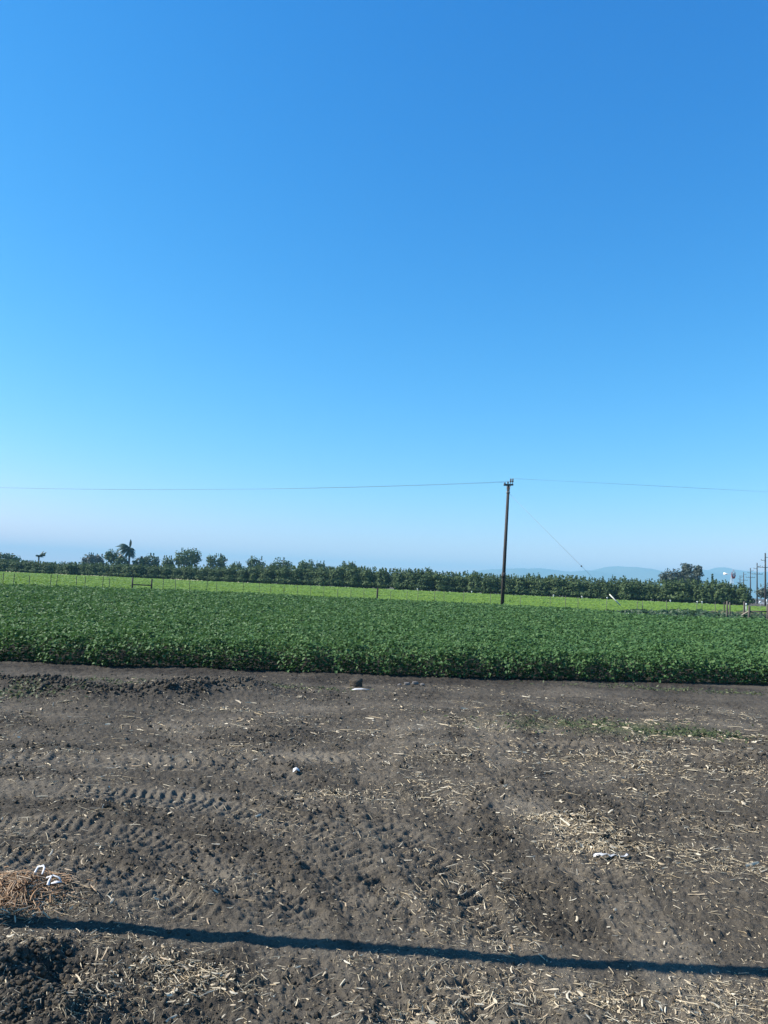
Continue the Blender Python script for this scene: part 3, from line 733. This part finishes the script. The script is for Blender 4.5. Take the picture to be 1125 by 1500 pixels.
mb = MB(); mb.tube([loc(base)-np.array([0, 0, .3]), loc(base+(top-base)*.5), loc(top)], [.13, .113, .095], 14); mb.build('shaft', m_wood, t, smooth=True)
ca = at(738.6, 710.3, PY-.75); cb = at(751.0, 710.0, PY+.75); cc_ = (ca+cb)/2
mb = MB(); mb.bar(loc(ca), loc(cb), .10, .13); mb.build('crossarm', m_wood2, t)
mb = MB()
for f in (.25, .75): mb.bar(loc(ca+(cb-ca)*f)-np.array([0, 0, .06]), loc(top-np.array([lean*.7, 0, .75])), .03, .03)
mb.build('arm_brace', m_steel, t)
ins = []
for f, hgt in ((.06, .18), (.42, .24), (.72, .44), (.97, .44)):
    q = ca+(cb-ca)*f; mb = MB(); tx = lean*hgt*2.0
    mb.tube([loc(q)+np.array([0, 0, .05]), loc(q)+np.array([tx*.3, 0, hgt*.45])], .02, 6)
    mb.tube([loc(q)+np.array([tx*.3, 0, hgt*.40]), loc(q)+np.array([tx*.45, 0, hgt*.52]), loc(q)+np.array([tx*.5, 0, hgt*.62]), loc(q)+np.array([tx*.8, 0, hgt*.78]), loc(q)+np.array([tx, 0, hgt])], [.055, .075, .045, .06, .03], 10)
    mb.build('insulator', m_ins, t, smooth=True); ins.append(q+np.array([tx, 0, hgt]))
mb = MB(); mb.tube([loc(base+(top-base)*.935)-np.array([0, 0, .06]), loc(base+(top-base)*.935)+np.array([0, 0, .06])], .13, 12); mb.build('guy_band', m_wire, t)
mb = MB(); q = base+(top-base)*.285; mb.tube([loc(q)-np.array([0, 0, .18]), loc(q)+np.array([0, 0, .18])], .15, 12); mb.build('cable_band', m_wood, t)
def catenary(a, b, sag, n=40):
    return [a+(b-a)*(k/n)-np.array([0, 0, sag*4*(k/n)*(1-k/n)]) for k in range(n+1)]
# left span passes photo column 0 at row 714, right span column 1125 at row 721
for k in (0, 1):
    a = ins[k]; mid = at(0, 714.3, 58); end = a+(mid-a)*2.2; end[2] = a[2]+.35
    tmid = 1/2.2; sag = (a[2]+(end[2]-a[2])*tmid-mid[2])/(4*tmid*(1-tmid))
    mb = MB(); mb.tube(catenary(a, end, sag), .007, 6); o = mb.build('overhead_wire', m_wire, smooth=True, loc=None)
    tag(o, 'thin overhead wire running left from the leaning wooden pole', 'wire', 'left span wires')
for k in (2, 3):
    a = ins[k]; mid = at(1125, 720.5, 56); end = a+(mid-a)*2.4; end[2] = a[2]+.3
    tmid = 1/2.4; sag = (a[2]+(end[2]-a[2])*tmid-mid[2])/(4*tmid*(1-tmid))
    mb = MB(); mb.tube(catenary(a, end, sag), .0045, 6); o = mb.build('overhead_wire', m_wire, smooth=True)
    tag(o, 'thin overhead wire running right from the leaning wooden pole', 'wire', 'right span wires')
ga = base+(top-base)*.935; gb = gnd(921, 899, .35); gb = gb+(gb-ga)*(.35/(ga[2]-.35))
t = empty('guy_wire', gb, 'slanting guy wire with a pale guard sleeve right of the wooden pole', 'guy wire')
lg = lambda p: np.asarray(p)-gb
mb = MB(); mb.tube([lg(ga), lg(gb)], .008, 6); mb.build('cable', m_wire, t)
d = ga-gb
m_guard = varied('guard_plastic', (.62, .62, .50), (.75, .74, .62), 3, .6)
mb = MB(); mb.tube([d*.105, d*.185], .035, 8); mb.build('guard_sleeve', m_guard, t, smooth=True)
mb = MB(); mb.tube([d*.0-d*.01, d*.05], .018, 6); mb.build('anchor_rod', m_steel, t)
q = ga+(gb-ga)*.60; mb = MB(); mb.tube([lg(q)-d*.004, lg(q)+d*.004], .045, 8); mb.build('strain_insulator', m_ins, t)

# ------------------------------------------------------------------ fence
m_tpost = varied('steel_post_paint', (.03, .035, .03), (.06, .065, .05), 8, .7)
m_fwire = varied('fence_wire_metal', (.10, .11, .11), (.18, .18, .18), 4, .5, metal=.4)
def fence_pt(px, z=.9):
    d0 = ray(px, hor(px)+10); k = FENCE_Y/d0[1]; return np.array([d0[0]*k, FENCE_Y, 0])
f0 = fence_pt(-60); t = empty('wire_fence', f0, 'low wire fence on thin dark steel posts between the two fields', 'fence')
posts_px = [-40, -8, 6, 21, 44, 75, 83.7, 113, 125, 151, 161, 239, 258, 279, 303, 318, 357, 380, 396, 416, 436, 456, 475, 495, 515, 534, 573, 596, 612, 637, 651, 679, 719, 762, 806, 829, 847, 889, 933, 941, 977, 1021, 1029, 1048]
for k_, px in enumerate(posts_px):
    q = fence_pt(px)-f0; h = random.uniform(1.05, 1.32); lx = random.uniform(-.05, .05)
    mb = MB(); mb.bar((q[0], q[1], -.1), (q[0]+lx, q[1], h), .075, .012); mb.bar((q[0], q[1]+.02, -.1), (q[0]+lx, q[1]+.02, h), .012, .03)
    mb.bar((q[0]+lx*.98, q[1], h-.12), (q[0]+lx, q[1], h-.01), .052, .014)
    mb.build('steel_post', m_tpost, t)
fe = fence_pt(1062)-f0
for z in (.45, .75, 1.02):
    mb = MB(); xs = [0]+[float((fence_pt(p_)-f0)[0]) for p_ in posts_px[1:]]+[float(fe[0])]
    pts = []
    for a, b in zip(xs[:-1], xs[1:]): pts += [(a, -.03, z+random.uniform(-.02, .02)), ((a+b)/2, -.03, z-.015)]
    pts.append((xs[-1], -.03, z)); mb.tube(pts, .0035, 4); mb.build('wire_strand', m_fwire, t)

def wood_post(mb, px, top_row, D, r, below=.2):
    q = at(px, top_row, D); mb.tube([(0, 0, -below), (0, 0, q[2]*.5), (random.uniform(-.02, .02), 0, q[2]-.01), (0, 0, q[2])], [r*1.08, r, r*.97, r*.8], 10); return q
D = 54.6
q1 = at(194.6, 846, D); q2 = at(222.6, 848, D)
t = empty('fence_brace', (q1[0], D, 0), 'dark H shaped wooden fence brace of two posts and a rail', 'fence brace')
mb = MB(); wood_post(mb, 194.6, 846, D, .055); mb.build('post', m_wood, t, smooth=True)
mb = MB(); wood_post(mb, 222.6, 848, D, .055); mb.build('post', m_wood, t, smooth=True, loc=(q2[0]-q1[0], 0, 0))
zr = at(195, 856.3, D)[2]; zr2 = at(222, 857.5, D)[2]
mb = MB(); mb.tube([(.04, 0, zr), (q2[0]-q1[0]-.04, 0, zr2)], .042, 8); mb.build('rail', m_wood, t, smooth=True)
q = at(553, 861.5, D); t = MB(); wood_post(t, 553, 861.5, D, .065)
tag(t.build('fence_post', m_wood, smooth=True, loc=(q[0], D, 0)), 'single thick dark wooden post in the wire fence near the centre', 'fence post')

# corner brace at the right
D2 = 46.0
def lone_post(px, top_row, D, r, label):
    q = at(px, top_row, D); mb = MB(); wood_post(mb, px, top_row, D, r)
    return tag(mb.build('fence_post', m_wood2, smooth=True, loc=(q[0], D, 0)), label, 'fence post')
lone_post(1065.3, 880.5, D2, .05, 'left and taller of two close wooden posts where the fence ends')
lone_post(1069.2, 882, D2+1.0, .04, 'right and thinner of two close wooden posts where the fence ends')
lone_post(1060.6, 882, D2+6, .035, 'slim pale weathered post just left of the two close posts')
c1_ = at(1097.2, 888, D2); t = empty('corner_brace', (c1_[0], D2, 0), 'wooden corner brace with a slanting pole and long rail at right edge', 'fence brace')
mb = MB(); wood_post(mb, 1097.2, 888, D2, .07); mb.build('post', m_wood2, t, smooth=True)
e1 = at(1124.5, 886, D2-.4)
mb = MB(); wood_post(mb, 1124.5, 886, D2-.4, .07); mb.build('post', m_wood2, t, smooth=True, loc=(e1[0]-c1_[0], -.4, 0))
r1_ = at(1097.2, 895.6, D2); r2_ = at(1124.5, 895.8, D2-.4)
mb = MB(); mb.tube([(.05, 0, r1_[2]), (r2_[0]-c1_[0]-.05, -.4, r2_[2])], .04, 8); mb.build('rail', m_wood2, t, smooth=True)
dg = gnd(1076, 906.5, .28)
mb = MB(); mb.tube([(-.05, -.02, r1_[2]), (dg[0]-c1_[0], dg[1]-D2, .24)], .045, 8); mb.build('slanting_pole', varied('bleached_wood', (.22, .19, .15), (.34, .30, .24), 5, .9, stretch=(1, 4, 4)), t, smooth=True)
lone_post(1090.2, 881, D2+2.5, .062, 'thick dark wooden post standing alone left of the corner brace')

# small white things near the lane
def plate(px, row0, row1, wpx, D, label):
    a = at(px, row0, D); b = at(px, row1, D); W = wpx/F*D
    t = empty('marker_sign', (a[0], D, 0), label, 'marker')
    mb = MB(); mb.tube([(0, .03, -.1), (0, .03, a[2]-.02)], .025, 6); mb.build('stake', m_steel, t)
    mb = MB(); mb.box((0, 0, (a[2]+b[2])/2), (W, .02, a[2]-b[2])); mb.build('plate', m_white, t)
plate(1093.2, 883.5, 887.5, 2.0, 62, 'small white plate on a stake right of the thick dark post')
plate(1113.8, 880.2, 883.5, 3.0, 120, 'grey white box shaped plate on a stake beside the far lane')
plate(1123.2, 878, 883, 1.8, 118, 'narrow white upright marker at the right edge below the roadside pole')
for i_, px in enumerate((611.5, 691, 811, 852.5, 889.5, 982, 1021.5, 1028.5)):
    x_ = at(px, hor(px)+11, 150)[0]/150
    yy = orch_y(0)
    for _ in range(6): yy = orch_y(x_*yy)-4.5
    mb = MB(); mb.tube([(0, 0, -.1), (0, 0, .5), (0, 0, .62)], [.07, .07, .09], 8); mb.tube([(-.16, 0, .52), (.16, 0, .52)], .06, 8)
    tag(mb.build('irrigation_riser', m_white, smooth=True, loc=(x_*yy, yy, 0)), 'tiny white irrigation riser at the far edge of the bright field', 'irrigation riser', 'irrigation risers')

# ------------------------------------------------------------------ lane and road at the right
m_lane = varied('pale_dirt_lane', (.20, .18, .165), (.27, .245, .22), .8, .95)
c = [gnd(1099, 891), gnd(1099, 895.2), gnd(1190, 899.2), gnd(1190, 895)]
o = mesh_np('dirt_lane', np.array([(p_[0], p_[1], .012) for p_ in c]), [0, 1, 2, 3], [4], m_lane); tag(o, 'pale grey dirt lane behind the corner brace', 'lane', kind='structure')
poles_px = [(1121, 810, 178), (1109, 824.5, 232), (1099.3, 832, 276), (1089.3, 838, 322), (1084, 843, 374)]
pw = [at(a, b, D_) for a, b, D_ in poles_px]
dirp = (pw[-1]-pw[0])[:2]; dirp /= np.linalg.norm(dirp); nrm = np.array([dirp[1], -dirp[0]])
m_road = varied('grey_asphalt', (.14, .14, .14), (.20, .195, .19), .7, .95)
c = [pw[0][:2]+nrm*1.5-dirp*110, pw[0][:2]+nrm*9-dirp*110, pw[0][:2]+nrm*9+dirp*600, pw[0][:2]+nrm*1.5+dirp*600]
o = mesh_np('road', np.array([(p_[0], p_[1], .02) for p_ in c]), [0, 1, 2, 3], [4], m_road); tag(o, 'straight grey road beside the line of poles', 'road', kind='structure')

# roadside power poles
names = ['nearest and tallest of five roadside power poles at the right edge', 'second nearest of five receding roadside power poles', 'middle one of five receding roadside power poles',
         'second farthest of five receding roadside power poles', 'farthest and smallest of five receding roadside power poles']
proto = None
az = math.atan2(nrm[1], nrm[0])
for k, q in enumerate(pw):
    t = empty('power_pole', (q[0], q[1], 0), names[k], 'power pole', 'roadside power poles', az)
    s = q[2]/12.0; t.scale = (1, 1, s)
    if proto is None:
        kids = []
        mb = MB(); mb.tube([(0, 0, -.2), (0, 0, 6), (0, 0, 12)], [.23, .19, .14], 10); kids.append(mb.build('shaft', m_wood, t, smooth=True))
        mb = MB(); mb.bar((-1.5, -.18, 8.7), (1.5, -.18, 8.7), .11, .13); kids.append(mb.build('crossarm', m_wood2, t))
        for (a, b, z) in ((0, .95, 11.0), (-.9, 0, 10.3)):
            mb = MB(); mb.bar((a, -.17, z), (b, -.17, z), .09, .1); kids.append(mb.build('insulator_arm', m_wood2, t))
        for (x_, z) in ((-1.4, 8.76), (-.6, 8.76), (.6, 8.76), (1.4, 8.76), (.9, 11.05), (-.85, 10.35)):
            mb = MB(); mb.tube([(x_, -.18, z), (x_, -.18, z+.1), (x_, -.18, z+.16), (x_, -.18, z+.26)], [.03, .07, .05, .03], 8); kids.append(mb.build('insulator', m_ins, t, smooth=True))
        proto = kids
    else:
        for src in proto:
            d = src.copy(); COL.objects.link(d); d.parent = t

# ------------------------------------------------------------------ windmill
D = 225; hub = at(1072.2, 841, D)
t = empty('farm_windmill', (hub[0], D, 0), 'farm windmill with a red and white wheel and white tail above the trees', 'windmill')
hz = hub[2]; mb = MB()
for sx in (-1, 1):
    for sy in (-1, 1): mb.tube([(sx*.95, sy*.95, -.1), (sx*.12, sy*.12, hz-.2)], .05, 5)
for z in np.linspace(1.2, hz-1.2, 5):
    f = .95-.83*z/hz
    for a, b in (((-1, -1), (1, -1)), ((1, -1), (1, 1)), ((1, 1), (-1, 1)), ((-1, 1), (-1, -1))): mb.tube([(a[0]*f, a[1]*f, z), (b[0]*f, b[1]*f, z)], .03, 4)
mb.build('tower', m_steel, t)
Rw = 1.32; yaw = R(-46)          # wheel axis seen at a slant
ax = Vector((math.cos(yaw+math.pi/2), math.sin(yaw+math.pi/2), 0)); ax = Vector((.66, -.75, 0)).normalized()
side = Vector((-ax.y, ax.x, 0)); cen = Vector((0, 0, hz))+ax*.45
m_red = varied('faded_red_paint', (.40, .055, .05), (.52, .09, .08), 4, .6)
mb = MB(); mr = MB()
for k in range(18):
    a = 2*math.pi*k/18; rd = side*math.cos(a)+Vector((0, 0, 1))*math.sin(a); tg = -side*math.sin(a)+Vector((0, 0, 1))*math.cos(a)
    def blade(m_, ra, rb, wa, wb):
        o1 = tg*wa+ax*wa*.55; o2 = tg*wb+ax*wb*.55; th_ = ax*.008
        vs = [cen+rd*ra-o1, cen+rd*ra+o1, cen+rd*rb+o2, cen+rd*rb-o2]
        m_.add([v-th_ for v in vs]+[v+th_ for v in vs], [(3, 2, 1, 0), (4, 5, 6, 7), (0, 1, 5, 4), (1, 2, 6, 5), (2, 3, 7, 6), (3, 0, 4, 7)])
    blade(mb, Rw*.16, Rw*.60, .07, .17); blade(mr, Rw*.605, Rw, .17, .25)
whl = mb.build('wheel', m_white, t); mr.build('blade_tips', m_red, whl)
mb = MB(); ring = [cen+(side*math.cos(a)+Vector((0, 0, 1))*math.sin(a))*Rw*.6+ax*.06 for a in np.linspace(0, 2*math.pi, 33)]; mb.tube(ring, .02, 5); mb.tube([cen-ax*.3, cen+ax*.12], .12, 8); mb.build('hub', m_steel, t)
mb = MB(); mb.tube([Vector((0, 0, hz)), Vector((0, 0, hz))-ax*1.6], .035, 5); mb.build('tail_boom', m_steel, t)
mb = MB(); b0 = Vector((0, 0, hz+.02))
for_v = [b0-ax*1.35+Vector((0, 0, .18)), b0-ax*2.5+Vector((0, 0, .42)), b0-ax*2.5-Vector((0, 0, .36)), b0-ax*1.35-Vector((0, 0, .16))]
th_ = side*.012; mb.add([v-th_ for v in for_v]+[v+th_ for v in for_v], [(3, 2, 1, 0), (4, 5, 6, 7), (0, 1, 5, 4), (1, 2, 6, 5), (2, 3, 7, 6), (3, 0, 4, 7)])
mb.build('tail_vane', m_white, t)

# ------------------------------------------------------------------ pipe whose shadow crosses the foreground
Pp = A+(A-B)/np.linalg.norm(A-B)*1.35
mp_ = varied('galvanised_pipe', (.30, .31, .32), (.42, .43, .44), 5, .5, metal=.5)
t = empty('pipe_post', (Pp[0], Pp[1], 0), 'slim steel pipe post casting the long dark shadow stripe in the foreground', 'post')
mb = MB(); mb.tube([(0, 0, -.3), (0, 0, 3), (0, 0, 7.5)], [.053, .048, .040], 14); mb.build('pipe', mp_, t, smooth=True)
mb = MB(); mb.tube([(0, 0, 7.5), (0, 0, 7.56), (0, 0, 7.6)], [.05, .05, .02], 12); mb.build('cap', mp_, t, smooth=True)

# ------------------------------------------------------------------ litter on the soil
m_plastic = varied('white_plastic', (.42, .41, .39), (.70, .69, .67), 9, .5)
def scrap(px, row, outline, rz, label, bump=.02, name='plastic_scrap', cat='litter'):
    """a crumpled scrap: outline in metres, thickened"""
    c = gnd(px, row); z0 = float(soil_z(c[0], c[1])[0]); n = len(outline); vs = []; 
    for k, (x_, y_) in enumerate(outline): vs.append((x_, y_, .012+bump*abs(math.sin(k*2.3))))
    mid = (sum(v[0] for v in vs)/n, sum(v[1] for v in vs)/n, .02+bump)
    up_ = vs+[mid]; dn = [(a, b, z-.004) for a, b, z in up_]
    fs = [(k, (k+1) % n, n) for k in range(n)]+[((k+1) % n+n+1, k+n+1, 2*n+1) for k in range(n)]+[(k, k+n+1, (k+1) % n+n+1, (k+1) % n) for k in range(n)]
    mb = MB(); mb.add(up_+dn, fs); o = mb.build(name, m_plastic, loc=(c[0], c[1], z0)); o.rotation_euler = (0, 0, rz)
    return tag(o, label, cat)
def strips_scrap(px, row, paths, wd, label, k_=1.0):
    """flat torn strips: each path is a list of (x, y, z) in metres"""
    c = gnd(px, row); z0 = float(soil_z(c[0], c[1])[0]); mb = MB()
    wd *= k_
    for path in paths:
        path = [(a_*k_, b_*k_, c_*k_) for a_, b_, c_ in path]; n = len(path); vs = []
        for k, (x_, y_, z_) in enumerate(path):
            a_ = path[max(k-1, 0)]; b_ = path[min(k+1, n-1)]; dx, dy = b_[0]-a_[0], b_[1]-a_[1]; l_ = math.hypot(dx, dy) or 1
            w_ = wd*random.uniform(.6, 1.25); ox, oy = -dy/l_*w_, dx/l_*w_; tz = random.uniform(-.6, .6)*wd
            vs += [(x_+ox, y_+oy, z_+tz), (x_-ox, y_-oy, z_-tz), (x_-ox, y_-oy, z_-tz-.003), (x_+ox, y_+oy, z_+tz-.003)]
        fs = [(0, 1, 2, 3), (4*n-1, 4*n-2, 4*n-3, 4*n-4)]
        for k in range(n-1):
            i0 = 4*k; fs += [(i0+q, i0+4+q, i0+4+(q+1) % 4, i0+(q+1) % 4) for q in range(4)]
        mb.add(vs, fs)
    return tag(mb.build('plastic_scrap', m_plastic, loc=(c[0], c[1], z0+(.045 if k_ < .7 else 0))), label, 'litter')
strips_scrap(895, 1262, [[(-.13, .03, .02), (-.10, .02, .035), (-.07, .025, .03), (-.03, .015, .045), (.0, .02, .025), (.03, .005, .04), (.07, .01, .03), (.11, .0, .035), (.135, .012, .05)],
    [(-.11, .05, .02), (-.06, .055, .03), (-.02, .045, .02), (.03, .05, .03)]], .016, 'long torn white plastic scrap below the straw drift on the right', .8)
strips_scrap(55, 1309, [[(-.035, .11, .03), (-.03, .05, .05), (-.022, .0, .05), (-.02, -.06, .02)], [(-.025, .03, .05), (.01, .045, .06), (.035, .02, .05), (.045, -.05, .02)]], .010, 'bent white strip at the top of the straw heap on the left', .6)
strips_scrap(71, 1322, [[(-.06, .06, .03), (-.01, .07, .05), (.05, .055, .04), (.08, .03, .02)], [(-.015, .06, .05), (-.01, .0, .03), (.0, -.04, .01)], [(.02, -.03, .02), (.06, -.02, .03), (.10, .0, .025)]], .011, 'torn white scrap on the right side of the left straw heap', .6)
scrap(433, 1137, [(-.03, -.014), (-.02, .027), (.007, .04), (.034, .02), (.03, -.014), (.0, -.023)], .3, 'small white crumpled lump alone on the dark soil left of centre', .03)
scrap(527, 1012, [(-.13, .0), (-.08, .05), (.0, .06), (.06, .03), (.16, .03), (.17, -.02), (.05, -.01), (.02, .0), (-.06, -.02)], 0, 'white scrap lying against the dark lump near the crop edge', .02)
def stone(px, row, size, mat, label, cat, name='stone', group=None, sq=.6):
    c = gnd(px, row); z0 = float(soil_z(c[0], c[1])[0]); v, f = ico(3)
    bump = 1+.10*np.sin(v[:, 0]*3+px)+.10*np.sin(v[:, 1]*5+row)+.1*np.sin(v[:, 2]*6+px*2)+.04*rng.normal(size=len(v))
    v = v*bump[:, None]*np.array([size, size*.8, size*sq])
    o = mesh_np(name, v, f, np.full(len(f), 3), mat, smooth=True, loc=(c[0], c[1], z0+size*sq*.6))
    return tag(o, label, cat, group)
stone(521, 1006, .10, m_soil, 'dark rounded lump of earth near the crop edge with white scrap below', 'earth lump', 'earth_lump', sq=.9)
m_stone = varied('pale_stone', (.10, .09, .08), (.18, .165, .15), 14, .9, bump=.4)
for k_, (px, row, s_) in enumerate(((585, 1003, .035), (596, 1003.5, .05), (608, 1003, .055), (619, 1005, .04))):
    stone(px, row, s_, m_stone, 'pale greyish lump in the short line below the crop edge near the centre', 'stone', group='pale stones')

# ------------------------------------------------------------------ hills and haze
def ridge(D, x0, x1, hfun, name, seed, label, c1, c2):
    xs = np.linspace(x0, x1, 260); depth = np.linspace(0, 1, 14)
    X, T_ = np.meshgrid(xs, depth); top = hfun(X)
    prof = np.sin(np.clip(T_, 0, 1)*np.pi)**.9
    Y = D+(T_-.5)*2600+200*vnoise(X/700, T_*2, seed)
    Z = top*prof*(1+.25*vnoise(X/420+T_*.7, T_*3.2, seed+3))-2
    nx = len(xs); i = np.arange(13)[:, None]*nx; j = np.arange(nx-1)[None]
    q = np.stack([i+j, i+j+1, i+nx+j+1, i+nx+j], -1).reshape(-1, 4)
    o = mesh_np(name, np.stack([X.ravel(), Y.ravel(), Z.ravel()], 1), q, np.full(len(q), 4), varied(name+'_cover', c1, c2, .002, .95), smooth=True)
    return tag(o, label, 'hills', kind='structure')
HD = 8200
hp = [(-900, 850), (300, 845), (600, 843), (690, 837), (740, 833), (800, 834.5), (850, 832), (880, 833), (920, 831.5), (960, 834), (1000, 835), (1060, 832.5), (1095, 834), (1125, 835.5), (1300, 836), (1700, 850)]
hx = np.array([at(a, hor(a), HD)[0] for a, b in hp]); hh = np.array([max(4, at(a, b, HD)[2]) for a, b in hp])
ridge(HD, -6500, 7500, lambda X: np.interp(X, hx, hh)*(1+.04*vnoise(X/160, X*0, 3)), 'hills', 5, 'pale blue distant hills', (.10, .10, .07), (.16, .14, .09))

m_haze = bpy.data.materials.new('haze_air'); m_haze.use_nodes = True; hn = m_haze.node_tree
for n_ in list(hn.nodes):
    if n_.type == 'BSDF_PRINCIPLED': hn.nodes.remove(n_)
pv = hn.nodes.new('ShaderNodeVolumePrincipled'); pv.inputs['Color'].default_value = (.32, .67, .86, 1)
pv.inputs['Density'].default_value = 2.1e-4; pv.inputs['Anisotropy'].default_value = 0.0
hn.links.new(pv.outputs[0], hn.nodes['Material Output'].inputs['Volume'])
mb = MB(); mb.box((0, 0, 150.0-2), (24600, 24600, 330)); o = mb.build('haze', m_haze)
tag(o, 'faint blue haze in the distance', 'haze', kind='stuff')
